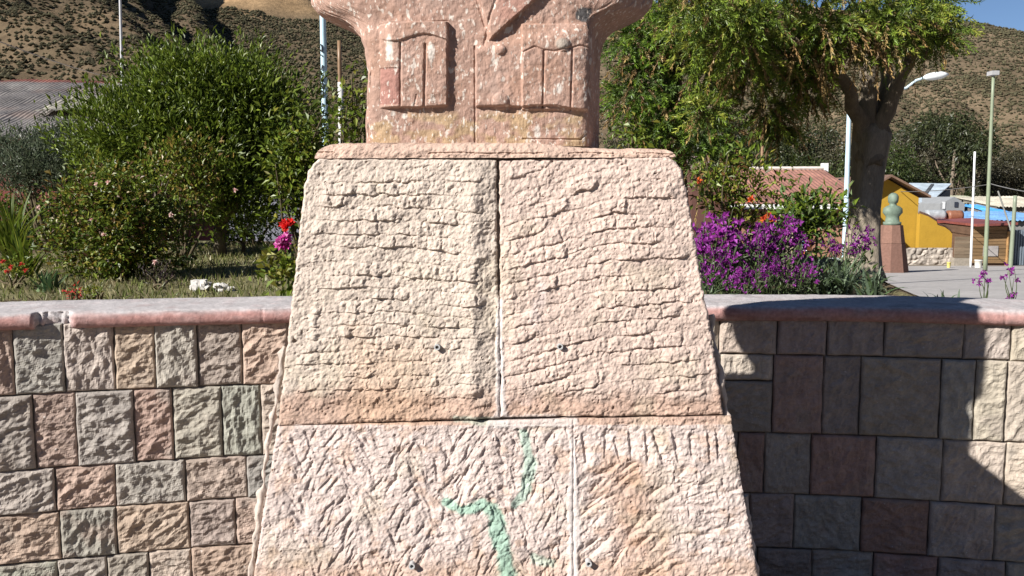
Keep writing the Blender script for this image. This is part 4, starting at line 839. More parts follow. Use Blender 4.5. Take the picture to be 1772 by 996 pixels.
copy_tree(protos[0], (float(at(1455, 450, 5.4)[0]), 5.4, GZ + .0), 1.0, 1.02, "purple stock standing alone against the conifer's trunk")
def sparse_flower(px, D, cen, label, seed):
    rs_ = np.random.RandomState(seed); b_ = (float(at(px, 515, D)[0]), D, GZ - .01); m_ = MB(); pts = [np.asarray(at(x, y, D)) for x, y in cen]; branchy(m_, b_, pts, .004, (.10, .13, .06), 5, .05, seed)
    o_ = thing("purple_flower", label, "flower", b_); part("stems", m_.mesh("stems", True), M_leaf, o_)
    
    for p in pts: part("bloom", new_mesh("bloom", *flowers_mesh(rs_, [p + rs_.normal(size=3) * .011 for _ in range(2)], .017, PUR, 4, 1)), M_petal, o_)
sparse_flower(1705, 4.75, [(1690, 478), (1700, 474), (1712, 482), (1694, 488), (1708, 489), (1705, 470)], "thin purple flower stalks nodding above the shaded coping", 1)
sparse_flower(1752, 4.7, [(1742, 470), (1756, 466), (1735, 478), (1755, 480), (1760, 508), (1748, 511), (1745, 468)], "purple flower stalks before the wooden gate, some fallen on the coping", 2)
for i, (px, D, n, L_, lab) in enumerate(((1415, 5.3, 60, .30, "blue-green strap-leaved clump beside the purple flowers"), (1462, 5.25, 70, .28, "strap-leaved clump at the foot of the conifer"), (1515, 5.05, 48, .22, "strap-leaved clump spilling along the coping past the trunk"), (1222, 4.6, 26, .26, "grey strap-leaved plant against the pedestal's corner"), (1640, 4.62, 12, .13, "sparse dry strappy tuft behind the shaded coping"))):
    strap_plant("strap_leaf_plant", lab, px, D, n, L_, .016, [(.095, .135, .085), (.075, .12, .05), (.12, .16, .10)], .75, .8, 101 + i)
for i, (px, py, r, lab) in enumerate(((1330, 494, 10, "pale rounded stone among the purple flowers"), (1370, 498, 14, "larger cream stone at the edge of the purple flowers"))):
    r *= 4.7 / F; m = MB(); m.ball((0, 0, r * .6), (r * 1.3, r, r), (.45, .42, .36), 9, i + 5, .5); o = solo("bed_stone", m.mesh("bed_stone"), M_wall, lab, "stone"); o.location = (float(at(px, py, 4.7)[0]), 4.7, GZ)
m = MB(); m.tube([(float(at(1414, 480, 5.9)[0]), 5.9, GZ), P(1411, 450, 5.9), P(1415, 402, 5.9)], [.012, .010, .008], 7, (.25, .19, .14), .1); solo("garden_stake", m.mesh("garden_stake", True), M_bark, "thin brown stake standing before the little round tree", "stake")

# ------------------------------------------------------------------ tree belt at the foot of the hill
def belt_proto(seed, cols, tall, lab):
    rs_ = np.random.RandomState(seed); o_ = thing("belt_tree", lab, "tree", (0, 60, -2.2), "trees in the belt below the hill")
    lm_ = [(np.array((rs_.normal(0, 1.4), rs_.normal(0, 1.4), tall * rs_.uniform(.38, .92))), np.array((1.35, 1.35, 1.1)) * rs_.uniform(.55, 1.3)) for _ in range(14)]
    m_ = MB(); m_.tube([(0, 0, -.3), (.1, 0, tall * .3), (0, .1, tall * .7)], [.28, .2, .08], 8, (.16, .13, .10), .2)
    branchy(m_, (0, 0, tall * .3), [c for c, r in lm_[:6]], .1, (.15, .12, .09), 5, .06, seed)
    part("crown", new_mesh("crown", *lump_crown(rs_, lm_, 270, .33, .15, cols, -.3, .35, .35, 6)), M_leaf, o_, True); part("trunk", m_.mesh("trunk", True), M_bark, o_, True); return o_
bp = [belt_proto(1, [(.045, .058, .022), (.06, .07, .028), (.03, .04, .018)], 10, "grey-green tree in the belt below the dry hill"), belt_proto(2, [(.07, .068, .035), (.05, .05, .026)], 12, "olive-brown tree in the belt below the dry hill"), belt_proto(3, [(.04, .062, .018), (.065, .085, .025)], 8, "dark green tree in the belt below the dry hill"),
      belt_proto(4, [(.085, .078, .048), (.065, .06, .038)], 9, "pale brownish tree in the belt below the dry hill")]
rs = np.random.RandomState(17); k = 0
for row, D0, n in ((0, 80, 12), (1, 102, 13), (2, 128, 14)):
    for i in range(n):
        px = 1040 + (i + rs.uniform(.1, .9)) * 780 / n; D = D0 + rs.uniform(-8, 8); loc = (float(at(px, 300, D)[0]), D, -2.25); s_ = rs.uniform(.75, 1.3) * (1.0 if row < 2 else 1.3)
        if k < 4: bp[k].location = loc; bp[k].scale = (s_,) * 3
        else: copy_tree(bp[rs.randint(4)], loc, rs.uniform(0, 6), s_)
        k += 1
for i in range(5):
    D = 150 + 12 * i; px = 575 + 16 * i; copy_tree(bp[i % 3], (float(at(px, 150, D)[0]), D, -2.25), i, 1.3, "dark tree standing behind the wooden pole beyond the blue pole")["group"] = "dark trees beyond the blue pole"

# ------------------------------------------------------------------ buildings, poles and street things
def G(y): return float(gz(np.array(float(y))))
# left: house with rusty corrugated roof
xl, xr = float(at(-420, 230, 30)[0]), float(at(215, 230, 30)[0]); ze, zrg = P(60, 236, 30)[2], P(60, 137, 38)[2]
house = thing("tin_roof_house", "long low house with weathered grey corrugated roof behind the grey shrub", "house", ((xl + xr) / 2, 34, G(34)))
nx, ny = 560, 34; u = np.linspace(0, 1, nx)[None]; v = np.linspace(0, 1, ny)[:, None]
X = xl + u * (xr - xl) + 0 * v; Y = 29.6 + v * 8.4 + 0 * u; Z = ze - .05 + (zrg - ze) * v + .022 * np.cos(X / .17 * 2 * math.pi) + .10 * fbm(X / 1.6, Y / 1.6, 3, 3)
Cz = np.ones(X.shape + (3,)) * np.array((.235, .215, .20)); Cz = mixc(Cz, sm(.0, .5, fbm(X / 1.2, Y * 1.2, 4, 3)) * .6, (.30, .225, .19)); Cz = mixc(Cz, sm(.1, .5, fbm(X / .9, Y / 2, 6, 3)) * .5, (.36, .34, .31)); Cz = mixc(Cz, 1. * (v > .95) + 0 * X, (.30, .12, .09))
part("roof", new_mesh("roof", np.stack([X, Y, Z], -1).reshape(-1, 3), grid_faces(ny, nx), Cz.reshape(-1, 3)), M_tin, house)
# second layer of lapped sheet with a curled lower edge
X2 = xr - 4.2 + u * 4.2 + 0 * v; vv2 = .33 + .3 * v + .035 * fbm(X2 / .5, 0 * X2, 9, 3) * (1 - v) - .03 * sm(-11.5, -13, X2) * (1 - v); Y2 = 29.6 + vv2 * 8.4; Z2 = ze - .05 + (zrg - ze) * vv2 + .12 + .16 * (1 - v) ** 3 + .02 * np.cos(X2 / .17 * 2 * math.pi) + .10 * fbm(X2 / 1.6, Y2 / 1.6, 3, 3)
C2 = mixc(np.ones(X2.shape + (3,)) * np.array((.48, .45, .36)), sm(0, .5, fbm(X2 / .8, Y2 * 1.3, 5, 3)) * .7, (.25, .22, .2))
part("roof_sheet", new_mesh("roof_sheet", np.stack([X2, Y2, Z2], -1).reshape(-1, 3), grid_faces(ny, nx), C2.reshape(-1, 3)), M_tin, house)
m = MB(); m.box(xl + .3, xr - .3, 30.6, 44.5, G(34) - .4, ze - .1, (.16, .05, .045)); part("wall", m.mesh("wall"), M_plaster, house)
m = MB(); m.add([(xl, 38, zrg - .05), (xr, 38, zrg - .05), (xr, 46, ze), (xl, 46, ze)], [[0, 1, 2, 3]], (.25, .22, .2)); part("rear_roof", m.mesh("rear_roof"), M_tin, house)
# pale wall at the back of the lawn
p0, p1 = at(395, 360, 13), at(640, 360, 13); m = MB(); m.box(float(p0[0]), float(p1[0]), 13, 13.25, G(13), P(440, 338, 13)[2], (.19, .19, .225)); solo("garden_wall", m.mesh("garden_wall"), M_plaster, "plain pale grey wall behind the whitewashed sapling", "wall")
# roadway seen between pole and torso handled by ground; poles
def pole(name, label, top, bottom, D, r0, r1, col, ztop=None, extra=None):
    xb = float(at(*bottom, D)[0]); zb_ = G(D); t_ = P(*top, D); o_ = thing(name, label, "pole", (xb, D, zb_)); m_ = MB()
    m_.tube(np.linspace((xb, D, zb_ - .1), (t_[0], D, t_[2]), 12), np.linspace(r0, r1, 12), 10, col); part("shaft", m_.mesh("shaft", True), M_paint, o_); return o_, m_
o, _ = pole("lamp_pole", "pale blue pole daubed with dark upright letters beside the torso", (554, -190), (563, 250), 22, .085, .07, (.42, .58, .66))
for glyph in ([(555, 76, 557, 80), (557, 80, 557, 87), (554, 86, 557, 88)], [(555, 94, 556, 95)], [(558, 112, 556, 120)], [(555, 131, 555, 141), (555, 137, 559, 137), (559, 131, 559, 140)], [(556, 144, 559, 143), (559, 143, 555, 150), (555, 150, 560, 150)], [(556, 156, 556, 166), (556, 156, 559, 158), (559, 158, 559, 164), (559, 164, 556, 166)], [(558, 178, 558, 183)]):
    m = MB()
    for (x0, y0, x1, y1) in glyph: m.tube(np.array([at(x0, y0, 21.905), at(x1, y1 + .8, 21.905)]), .017, 6, (.03, .03, .035))
    part("letter", m.mesh("letter"), M_paint, o)
pole("flag_pole", "thin grey mast rising behind the round tree", (205, -120), (209, 250), 26, .05, .035, (.42, .43, .45))
o, _ = pole("wooden_pole", "weathered wooden pole with a white base beyond the blue pole", (587, 70), (589, 235), 40, .11, .09, (.20, .125, .07))
m = MB(); m.tube(np.linspace((o.location.x, 40, G(40)), P(589, 142, 40), 5), .125, 10, (.5, .5, .48)); part("white_base", m.mesh("white_base", True), M_paint, o)
pole("white_post", "thin white mast in front of the red-topped shed", (1687, 262), (1681, 440), 34, .045, .04, (.68, .69, .70))
o, _ = pole("green_mast", "tall thin green lamp mast beside the wooden gate", (1719, 132), (1705, 462), 30, .075, .05, (.20, .235, .16))
m = MB(); t_ = P(1719, 129, 30); m.box(t_[0] - .12, t_[0] + .12, 29.85, 30.2, t_[2] - .02, t_[2] + .12, (.35, .35, .36)); part("lamp_head", m.mesh("lamp_head"), M_paint, o)
o, _ = pole("green_post", "short green braced post at the corner of the wooden gate", (1757, 338), (1748, 468), 27, .07, .055, (.19, .22, .16))
m = MB(); m.tube([P(1727, 330, 27.3), P(1741, 372, 27.2), P(1752, 405, 27)], .025, 6, (.2, .2, .18)); part("brace", m.mesh("brace"), M_paint, o)
pole("wooden_pole", "pale-topped wooden pole among the belt trees", (1321, 198), (1318, 330), 60, .13, .11, (.24, .15, .09))
# street lamp
D = 20.5; xb = float(at(1461, 470, D)[0]); o = thing("street_lamp", "pale blue street lamp with bent arm reaching past the conifer's fork", "street lamp", (xb, D, G(D)))
m = MB(); m.tube(np.linspace((xb, D, G(D)), P(1470, 178, D), 12), np.linspace(.07, .05, 12), 10, (.44, .58, .66)); part("pole", m.mesh("pole", True), M_paint, o)
m = MB(); m.tube([P(1470, 180, D), P(1500, 168, D), P(1568, 152, D), P(1585, 139, D), P(1600, 134, D), P(1615, 132, D)], .03, 8, (.5, .62, .68)); ARM = part("arm", m.mesh("arm", True), M_paint, o)
m = MB(); h0, h1 = P(1598, 134, D), P(1641, 128, D); q = np.linspace(h0, h1, 8); m.tube(q, [.03, .07, .085, .09, .09, .085, .06, .02], 10, (.68, .72, .74)); part("lamp_head", m.mesh("lamp_head", True), M_paint, ARM)
m = MB(); m.tube([(xb, D, G(D)), (xb, D, G(D) + .08), (xb, D, G(D) + .3), (xb, D, G(D) + .62), (xb, D, G(D) + .66)], [.2, .17, .13, .085, .075], 12, (.36, .52, .56)); part("base", m.mesh("base", True), M_paint, o)
# low planter wall beyond the bed
D = 13.0; a_, b_ = at(1300, 459, D), at(1468, 447, D + 1.2); zt = float(a_[2]); m = MB()
def slant(m_, a0, b0, th, z0, z1, col):
    m_.hexa([(a0[0], a0[1], z0), (b0[0], b0[1], z0), (b0[0], b0[1] + th, z0), (a0[0], a0[1] + th, z0), (a0[0], a0[1], z1), (b0[0], b0[1], z1), (b0[0], b0[1] + th, z1), (a0[0], a0[1] + th, z1)], col)
o = thing("low_wall", "low planter wall with shade painted on its face and pale coping beyond the strap-leaved plants", "wall", (float(a_[0]), D, 0))
m = MB(); slant(m, a_ + np.array((0, .12, 0)), b_ + np.array((0, .12, 0)), .3, 0, zt - .07, (.10, .095, .10)); part("wall", m.mesh("wall"), M_plaster, o)  # face coloured dark for the shadow under the coping's overhang
m = MB(); slant(m, a_, b_, .5, zt - .07, zt, (.5, .53, .54)); part("coping", m.mesh("coping"), M_cement, o)
# orange box with poster
D = 17; c = at(1392, 442, D); s_ = D / F; o = thing("orange_bin", "small orange box with a blue and white poster behind the low wall", "box", (float(c[0]), D, 0))
zb_, zt = float(c[2]), P(1392, 412, D)[2]; x0, x1 = float(at(1378, 430, D)[0]), float(at(1405, 430, D)[0]); xm = float(at(1393, 430, D)[0])
m = MB(); m.hexa([(x0, D, 0), (xm, D - .12, 0), (x1, D, 0), (xm, D + .25, 0), (x0, D, zt), (xm, D - .12, zt), (x1, D, zt + .04), (xm, D + .25, zt)], (.50, .14, .03)); part("body", m.mesh("body"), M_paint, o)
m = MB(); f_ = lambda t, z: (x0 + t * (xm - x0), D - .12 * t - .006, z)
def quad(t0, t1, z0, z1, col, lift=0): m.add([np.array(f_(t0, z0)) + (0, -lift, 0), np.array(f_(t1, z0)) + (0, -lift, 0), np.array(f_(t1, z1)) + (0, -lift, 0), np.array(f_(t0, z1)) + (0, -lift, 0)], [[0, 1, 2, 3]], col)
hh = zt - zb_; quad(.02, .98, zb_ + .3 * hh, zt - .02, (.68, .68, .70)); quad(.1, .9, zb_ + .62 * hh, zb_ + .92 * hh, (.22, .42, .62), .003); quad(.25, .75, zb_ + .36 * hh, zb_ + .5 * hh, (.12, .1, .2), .003); quad(.4, .6, zb_ + .36 * hh, zb_ + .44 * hh, (.6, .55, .6), .005)
part("poster", m.mesh("poster"), M_paint, o)
# red-brown roofed house
o = thing("red_roof_house", "long house with dull red sheet roof and white gutter behind the conifer's trunk", "house", (float(at(1400, 350, 38)[0]), 40, G(40)))
x0, x1 = float(at(1190, 350, 36)[0]), float(at(1512, 350, 36)[0]); ze, zg = P(1400, 352, 36)[2], P(1400, 293, 42)[2]
nx, ny = 240, 12; u = np.linspace(0, 1, nx)[None]; v = np.linspace(0, 1, ny)[:, None]; X = x0 + u * (x1 - x0) + 0 * v; Y = 36 + 6 * v + 0 * u; Z = ze + (zg - ze) * v + .02 * np.cos(X / .2 * 6.283)
RF = part("roof", new_mesh("roof", np.stack([X, Y, Z], -1).reshape(-1, 3), grid_faces(ny, nx), (np.array((.25, .125, .095)) * (1 + .15 * fbm(X, Y, 3, 3))[..., None]).reshape(-1, 3)), M_tin, o)
m = MB(); m.add([(x0, 42, zg), (x1, 42, zg), (x1, 48, ze), (x0, 48, ze)], [[0, 1, 2, 3]], (.25, .125, .095)); part("rear_roof", m.mesh("rear_roof"), M_tin, o)
m = MB(); m.box(x0 + .2, x1 - .2, 36.6, 47.4, G(40) - .3, ze - .02, (.30, .16, .11)); m.prism([(x0 + .2, ze), (x1 - .2, ze), (x1 - .2, ze + .01), (x0 + .2, ze + .01)], 36.6, 47, (.3, .16, .11)); part("wall", m.mesh("wall"), M_plaster, o)
m = MB(); m.box(x0, x1, 35.85, 35.99, ze - .22, ze - .02, (.70, .70, .68)); part("gutter", m.mesh("gutter"), M_paint, RF)
m = MB(); m.tube([(x0, 42, zg + .06), ((x0 + x1) / 2, 42, zg + .05), (x1, 42, zg + .06)], .09, 8, (.55, .5, .45)); part("ridge", m.mesh("ridge"), M_tin, RF)
m = MB(); c = P(1428, 290, 42.3); m.box(c[0] - .12, c[0] + .12, 42.2, 42.6, zg - .2, c[2] + .22, (.7, .7, .7)); part("vent", m.mesh("vent"), M_plaster, RF)
# brown shed roof glimpsed through the cypress
D = 30; o = thing("brown_roof_shed", "brown-roofed shed half hidden behind the orange-blossomed shrub", "shed", (float(at(1230, 300, D)[0]), D + 2, G(D)))
x0, x1 = float(at(1195, 290, D)[0]), float(at(1275, 290, D)[0]); ze, zg = P(1230, 290, D)[2], P(1230, 270, D + 4)[2]
m = MB(); m.hexa([(x0, D, ze - .06), (x1, D, ze - .06), (x1, D + 4, zg - .06), (x0, D + 4, zg - .06), (x0, D, ze), (x1, D, ze), (x1, D + 4, zg), (x0, D + 4, zg)], (.27, .19, .16)); part("roof", m.mesh("roof"), M_tin, o)
m = MB(); m.hexa([(x0 + .15, D + .4, G(D) - .3), (x1 - .15, D + .4, G(D) - .3), (x1 - .15, D + 3.8, G(D) - .3), (x0 + .15, D + 3.8, G(D) - .3), (x0 + .15, D + .4, ze - .05), (x1 - .15, D + .4, ze - .05), (x1 - .15, D + 3.8, zg - .1), (x0 + .15, D + 3.8, zg - .1)], (.10, .05, .04)); part("wall", m.mesh("wall"), M_plaster, o)
# yellow house
D = 38; g0 = G(D) - .3; XP = lambda px, D_=38: float(at(px, 380, D_)[0]); ZP = lambda py, D_=38: P(1600, py, D_)[2]
o = thing("yellow_house", "mustard-yellow gabled house beside the far bronze bust", "house", (XP(1535), D, G(D)))
YL = (.37, .225, .03)
m = MB(); m.prism([(XP(1470), g0), (XP(1588), g0), (XP(1588), ZP(341)), (XP(1532), ZP(309)), (XP(1470), ZP(345))], D, D + 7, YL); part("wall", m.mesh("wall"), M_plaster, o)
for s_, (xa, za, xb_, zb_) in enumerate(((XP(1532), ZP(306), XP(1601), ZP(342)), (XP(1532), ZP(306), XP(1462), ZP(348)))):
    m = MB(); y0, y1 = D - .45, D + 7.3; m.hexa([(xa, y0, za), (xb_, y0, zb_), (xb_, y1, zb_), (xa, y1, za), (xa, y0, za + .1), (xb_, y0, zb_ + .1), (xb_, y1, zb_ + .1), (xa, y1, za + .1)] if s_ == 0 else [(xb_, y0, zb_), (xa, y0, za), (xa, y1, za), (xb_, y1, zb_), (xb_, y0, zb_ + .1), (xa, y0, za + .1), (xa, y1, za + .1), (xb_, y1, zb_ + .1)], (.16, .10, .07)); part("roof_slope", m.mesh("roof_slope"), M_tin, o)
Da = 37.6; o2 = thing("yellow_yard_wall", "mustard yard wall with stepped curved top on a rubble base", "wall", (XP(1622), Da, G(Da)))
m = MB(); tp = [(1592, 369), (1606, 374), (1621, 383), (1623, 389), (1636, 393), (1645, 399), (1651, 407), (1654, 416)]
m.prism([(XP(1592, Da), ZP(432, Da)), (XP(1654, Da), ZP(434, Da))] + [(XP(x, Da), ZP(y, Da)) for x, y in tp[::-1]], Da, Da + .3, YL); part("wall", m.mesh("wall"), M_plaster, o2)
m = MB(); q = np.array([(XP(x, Da), Da + .12, ZP(y, Da) + .04) for x, y in tp]); m.tube(q, .07, 6, (.10, .06, .045)); part("wall_cap", m.mesh("wall_cap"), M_tin, o2)
nx, ny = 120, 36; u = np.linspace(0, 1, nx)[None]; v = np.linspace(0, 1, ny)[:, None]; X = XP(1562, Da) + u * (XP(1662, Da) - XP(1562, Da)) + 0 * v; Z = G(Da) - .3 + v * (ZP(430, Da) + .05 - G(Da) + .3) + 0 * u
vx = fbm(X * 5, Z * 5, 3, 2); hh = .10 * np.abs(fbm(X * 4.2, Z * 5, 7, 2)); part("rubble_base", new_mesh("rubble_base", np.stack([X, Da - .1 - hh, Z], -1).reshape(-1, 3), grid_faces(ny, nx), (np.array((.36, .32, .28)) * (1 + .5 * vx)[..., None]).reshape(-1, 3)), M_wall, o2)
# zinc-roofed house beyond
D = 60; o = thing("zinc_roof_house", "house with bright bluish zinc roof beyond the yellow house", "house", (XP(1605, D), D + 3, G(D)))
E = D + 6
m = MB(); m.hexa([(XP(1575, D), D, ZP(351, D)), (XP(1609, D), D, ZP(351, D)), (XP(1643, E), E, ZP(319, E)), (XP(1570, E), E, ZP(318, E)), (XP(1575, D), D, ZP(351, D) + .08), (XP(1609, D), D, ZP(351, D) + .08), (XP(1643, E), E, ZP(319, E) + .08), (XP(1570, E), E, ZP(318, E) + .08)], (.40, .47, .53)); RF = part("roof", m.mesh("roof"), M_tin, o)
m = MB(); m.hexa([(XP(1576, D), D + .2, G(D)), (XP(1609, D), D + .2, G(D)), (XP(1642, E), E, G(D)), (XP(1576, E), E, G(D)), (XP(1576, D), D + .2, ZP(353, D)), (XP(1609, D), D + .2, ZP(353, D)), (XP(1642, E), E, ZP(322, E) - .1), (XP(1576, E), E, ZP(322, E) - .1)], (.10, .12, .15)); part("wall", m.mesh("wall"), M_plaster, o)
rp = lambda px, t, up: (XP(px, D + 6 * t), D + 6 * t, ZP(351, D) + t * (ZP(319, E) - ZP(351, D)) + up)
m = MB(); m.hexa([rp(1594, .3, .085), rp(1600, .3, .085), rp(1613, .92, .085), rp(1608, .92, .085), rp(1594, .3, .16), rp(1600, .3, .16), rp(1613, .92, .16), rp(1608, .92, .16)], (.07, .075, .08)); part("skylight", m.mesh("skylight"), M_tin, RF)
D = 57; o = thing("grey_house", "small grey gabled house with one dark window behind the barrels", "house", (XP(1645, D), D, G(D)))
m = MB(); m.prism([(XP(1626, D), G(D)), (XP(1668, D), G(D)), (XP(1668, D), ZP(352, D)), (XP(1650, D), ZP(340, D)), (XP(1626, D), ZP(352, D))], D, D + 5, (.23, .24, .25)); part("wall", m.mesh("wall"), M_plaster, o)
m = MB(); m.box(XP(1650, D), XP(1656, D), D - .05, D + .1, ZP(358, D), ZP(349, D), (.03, .035, .05)); part("window", m.mesh("window"), M_paint, o)
m = MB(); m.box(XP(1630, D), XP(1634, D), D - .05, D + .1, ZP(361, D), ZP(349, D), (.6, .62, .64)); part("door", m.mesh("door"), M_paint, o)
# shed with red fascia and barrels on top
D = 44; o = thing("red_fascia_shed", "flat shed with bright red roof edge carrying the barrels", "shed", (XP(1650, D), D + 1.5, G(D)))
m = MB(); m.box(XP(1598, D), XP(1688, D), D + .2, D + 4, G(D) - .2, ZP(388, D), (.33, .30, .29)); part("wall", m.mesh("wall"), M_plaster, o)
m = MB(); m.box(XP(1595, D), XP(1690, D), D, D + 4.2, ZP(388, D), ZP(383.5, D), (.42, .07, .05)); part("roof", m.mesh("roof"), M_paint, o)
m = MB(); m.box(XP(1645, D), XP(1683, D), D + .12, D + .3, ZP(408, D), ZP(392, D), (.06, .05, .05)); part("opening", m.mesh("opening"), M_paint, o)
zt = ZP(383.5, D); r = (ZP(363, D) - zt) / 2
m = MB(); xs_ = np.linspace(XP(1618, D), XP(1650, D), 9); m.tube([(x, D + 1, zt + r) for x in xs_], r * np.array([.96, 1, .97, .97, 1.02, .97, .97, 1, .96]), 18, (.30, .32, .34)); solo("steel_barrel", m.mesh("steel_barrel", True), M_tin, "grey steel barrel lying on the red-edged shed", "barrel")
m = MB(); r2 = r * .95; xs_ = np.linspace(XP(1656, D), XP(1681, D), 7); m.tube([(x, D + 1, zt + r2) for x in xs_], r2 * np.array([.96, 1, .97, 1.02, .97, 1, .96]), 18, (.20, .085, .05)); solo("rusty_barrel", m.mesh("rusty_barrel", True), M_tin, "rust-brown barrel lying beside the grey barrel", "barrel")
# board fence, gate shed
D = 36; o = thing("board_fence", "grey-brown board fence between yellow yard wall and gate", "fence", (XP(1670, D), D, G(D)))
for i in range(6):
    m = MB(); z0 = ZP(446 - i * 6.2, D); m.box(XP(1655, D), XP(1684, D), D + .012 * (i % 2), D + .05, z0, ZP(446 - (i + 1) * 6.2, D) - .012, np.array((.17, .13, .09)) * (1 + .15 * ((i * 7) % 5 - 2) / 2)); part("board", m.mesh("board"), M_wood, o)
m = MB(); m.box(XP(1655, D), XP(1684, D), D, D + .4, G(D) - .1, ZP(446.2, D), (.26, .23, .19)); part("footing", m.mesh("footing"), M_mortar, o)
o = thing("gate_shed", "wooden plank shed front with dark red roof behind the green mast", "shed", (XP(1717, D), D, G(D)))
rs = np.random.RandomState(4); ytops = np.linspace(455, 391, 11)
for i in range(10):
    m = MB(); m.box(XP(1687, D), XP(1744, D), D + rs.uniform(0, .02), D + .08, ZP(ytops[i], D), ZP(ytops[i + 1], D) - .014, np.array((.19, .12, .06)) * rs.uniform(.8, 1.2)); part("plank", m.mesh("plank"), M_wood, o)
m = MB(); m.box(XP(1683, D), XP(1750, D), D + .1, D + 3, G(D) - .2, ZP(389, D), (.10, .06, .04)); part("body", m.mesh("body"), M_wood, o)
m = MB(); m.hexa([(XP(1680, D), D - .5, ZP(391, D)), (XP(1750, D), D - .5, ZP(388, D)), (XP(1750, D), D + 3.2, ZP(384, D)), (XP(1680, D), D + 3.2, ZP(387, D)), (XP(1680, D), D - .5, ZP(387, D)), (XP(1750, D), D - .5, ZP(384, D)), (XP(1750, D), D + 3.2, ZP(380, D)), (XP(1680, D), D + 3.2, ZP(383, D))], (.20, .06, .05)); part("roof", m.mesh("roof"), M_tin, o)
m = MB(); m.box(XP(1744.5, D), XP(1749, D), D - .06, D + .09, G(D), ZP(400, D), (.36, .21, .09)); part("door_post", m.mesh("door_post"), M_wood, o)
m = MB(); m.box(XP(1704, D), XP(1730, D), D - .02, D - .006, ZP(443, D), ZP(425, D), (.30, .28, .27)); part("faded_notice", m.mesh("faded_notice"), M_wood, o)
m = MB(); m.box(XP(1754, D), XP(1840, D), D + .4, D + .5, G(D) - .1, ZP(398, D), (.13, .16, .19))
for i in range(18): x = XP(1755 + i * 4.5, D); m.box(x, x + .05, D + .35, D + .42, G(D), ZP(399, D), (.15, .185, .22))
solo("metal_gate", m.mesh("metal_gate"), M_paint, "ribbed blue-grey sheet gate beyond the short green post", "gate")
for px, py, w, h_, col, lab in ((1693, 455, 6.5, 14, (.66, .64, .58), "white plastic bucket against the plank shed"), (1642, 454, 3.4, 10, (.62, .52, .16), "small yellow bucket before the rubble base")):
    D = 33.5; x = float(at(px, py, D)[0]); s_ = D / F; z0 = G(D); m = MB(); hh = h_ * s_; m.tube([(x, D, z0), (x, D, z0 + .02), (x, D, z0 + hh * .9), (x, D, z0 + hh * .92), (x, D, z0 + hh)], np.array([.8, .82, .97, 1.07, 1.05]) * w * s_, 14, col); solo("bucket", m.mesh("bucket", True), M_paint, lab, "bucket")
# blue roofs and tin roofs beyond
def sheet_roof(name, label, px0, px1, py_e, py_r, D, dd, col, wall_col, cat="shed"):
    x0, x1 = XP(px0, D), XP(px1, D); ze, zg = ZP(py_e, D), ZP(py_r, D + dd); o_ = thing(name, label, cat, ((x0 + x1) / 2, D + dd / 2, G(D)))
    nx, ny = 160, 8; u = np.linspace(0, 1, nx)[None]; v = np.linspace(0, 1, ny)[:, None]; X = x0 + u * (x1 - x0) + 0 * v; Y = D + dd * v + 0 * u; Z = ze + (zg - ze) * v + .03 * np.cos(X / .24 * 6.283) + .05 * fbm(X, Y, 3, 2)
    part("roof", new_mesh("roof", np.stack([X, Y, Z], -1).reshape(-1, 3), grid_faces(ny, nx), (np.array(col) * (1 + .3 * fbm(X * 1.5, Y * 1.5, 4, 3))[..., None]).reshape(-1, 3)), M_tin, o_)
    m_ = MB(); m_.hexa([(x0 + .1, D + .3, G(D) - .3), (x1 - .1, D + .3, G(D) - .3), (x1 - .1, D + dd, G(D) - .3), (x0 + .1, D + dd, G(D) - .3), (x0 + .1, D + .3, ze - .02), (x1 - .1, D + .3, ze - .02), (x1 - .1, D + dd, zg - .07), (x0 + .1, D + dd, zg - .07)], wall_col); part("wall", m_.mesh("wall"), M_plaster, o_); return o_
sheet_roof("blue_roof_shed", "shed with blue corrugated roof behind the plank shed", 1692, 1850, 382, 366, 46, 5, (.13, .26, .46), (.2, .2, .2))
sheet_roof("blue_roof_shed", "smaller shed with brighter blue roof beyond the corrugated one", 1718, 1752, 367, 354, 54, 4, (.07, .28, .62), (.15, .15, .15))
sheet_roof("tin_shed", "shed with pale greenish sheet roof under the belt trees", 1664, 1735, 352, 338, 66, 6, (.34, .34, .25), (.16, .15, .13))
sheet_roof("tin_shed", "wide shed with patchy cream sheet roof beyond the blue roofs", 1725, 1860, 358, 340, 62, 7, (.40, .37, .30), (.16, .15, .13))
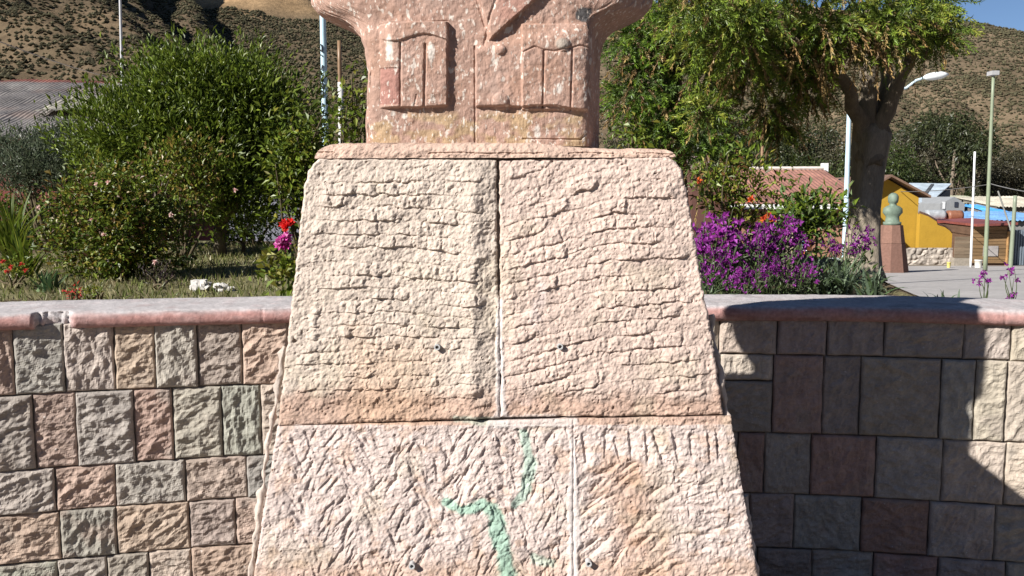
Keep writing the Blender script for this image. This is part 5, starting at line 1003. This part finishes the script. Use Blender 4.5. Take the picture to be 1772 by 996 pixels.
# far bust on its pedestal
D = ground_at(1540, 471); s_ = D / F; xb = float(at(1540, 471, D)[0]); g0 = G(D)
o = thing("monument_pedestal", "dark reddish eight-sided stone pedestal under the bronze bust", "pedestal", (xb, D, g0))
hP = 82 * s_; an = np.arange(8) / 8 * 6.2832 + .39
for z0, z1, r0, r1, col in ((0, .62, 30, 22.5, (.16, .09, .07)), (.625, 1, 22, 17.5, (.185, .105, .08))):
    V = np.concatenate([np.stack([np.cos(an) * r * s_, np.sin(an) * r * s_, 0 * an + z * hP], -1) for r, z in ((r0, z0), (r1, z1))]); m = MB(); m.add(V, [grid_faces(2, 8, 0, True), np.array([[7, 6, 5, 4, 3, 2, 1, 0]]), np.array([[8, 9, 10, 11, 12, 13, 14, 15]])], col); part("block", m.mesh("block"), M_wall, o, True)
pf = [(0, 15, 13), (6, 15, 13), (6.5, 12, 10), (16, 11, 9), (20, 14, 10), (24, 17, 11), (32, 16, 10), (36, 11, 8), (38, 6, 6), (41, 5.5, 6), (43, 7.5, 8.5), (48, 8.5, 9.5), (54, 8.5, 9.5), (58, 7, 8), (61, 3.5, 4), (61.8, .2, .2)]
an = np.arange(28) / 28 * 6.2832; V = []
for z, a_, b_ in pf:
    for t in an: V.append((math.cos(t) * a_ * s_, math.sin(t) * b_ * s_ * (1 + (.16 if 45 < z < 51 and abs(t - 4.712) < .25 else 0)), z * s_ * .9))
m = MB(); m.add(V, [grid_faces(len(pf), 28, 0, True), np.array([list(range(27, -1, -1))])], (.13, .175, .135))
b_ = solo("bronze_bust", m.mesh("bronze_bust", True), M_bronze, "green weathered bronze head-and-shoulders bust beside the conifer's trunk", "bust"); b_.location = (xb, D, g0 + hP)
# cables
def cable(label, a_, b_, sag, r, col=(.3, .28, .26)):
    t = np.linspace(0, 1, 24)[:, None]; q = np.asarray(a_) * (1 - t) + np.asarray(b_) * t; q[:, 2] -= sag * 4 * (t * (1 - t))[:, 0]; m_ = MB(); m_.tube(q, r, 5, col); solo("overhead_cable", m_.mesh("overhead_cable"), M_wire, label, "cable")
cable("pale overhead cable sloping down to the tin roof", P(-60, 48, 26), P(184, 132, 36), .1, .018, (.42, .38, .34))
cable("dark overhead cable from the green mast towards the yellow house", P(1715, 318, 30), P(1530, 330, 40), .12, .014, (.12, .12, .12))
cable("dark overhead cable leaving the green mast to the far sheds", P(1712, 317, 30), P(1860, 338, 28), .1, .014, (.14, .14, .14))
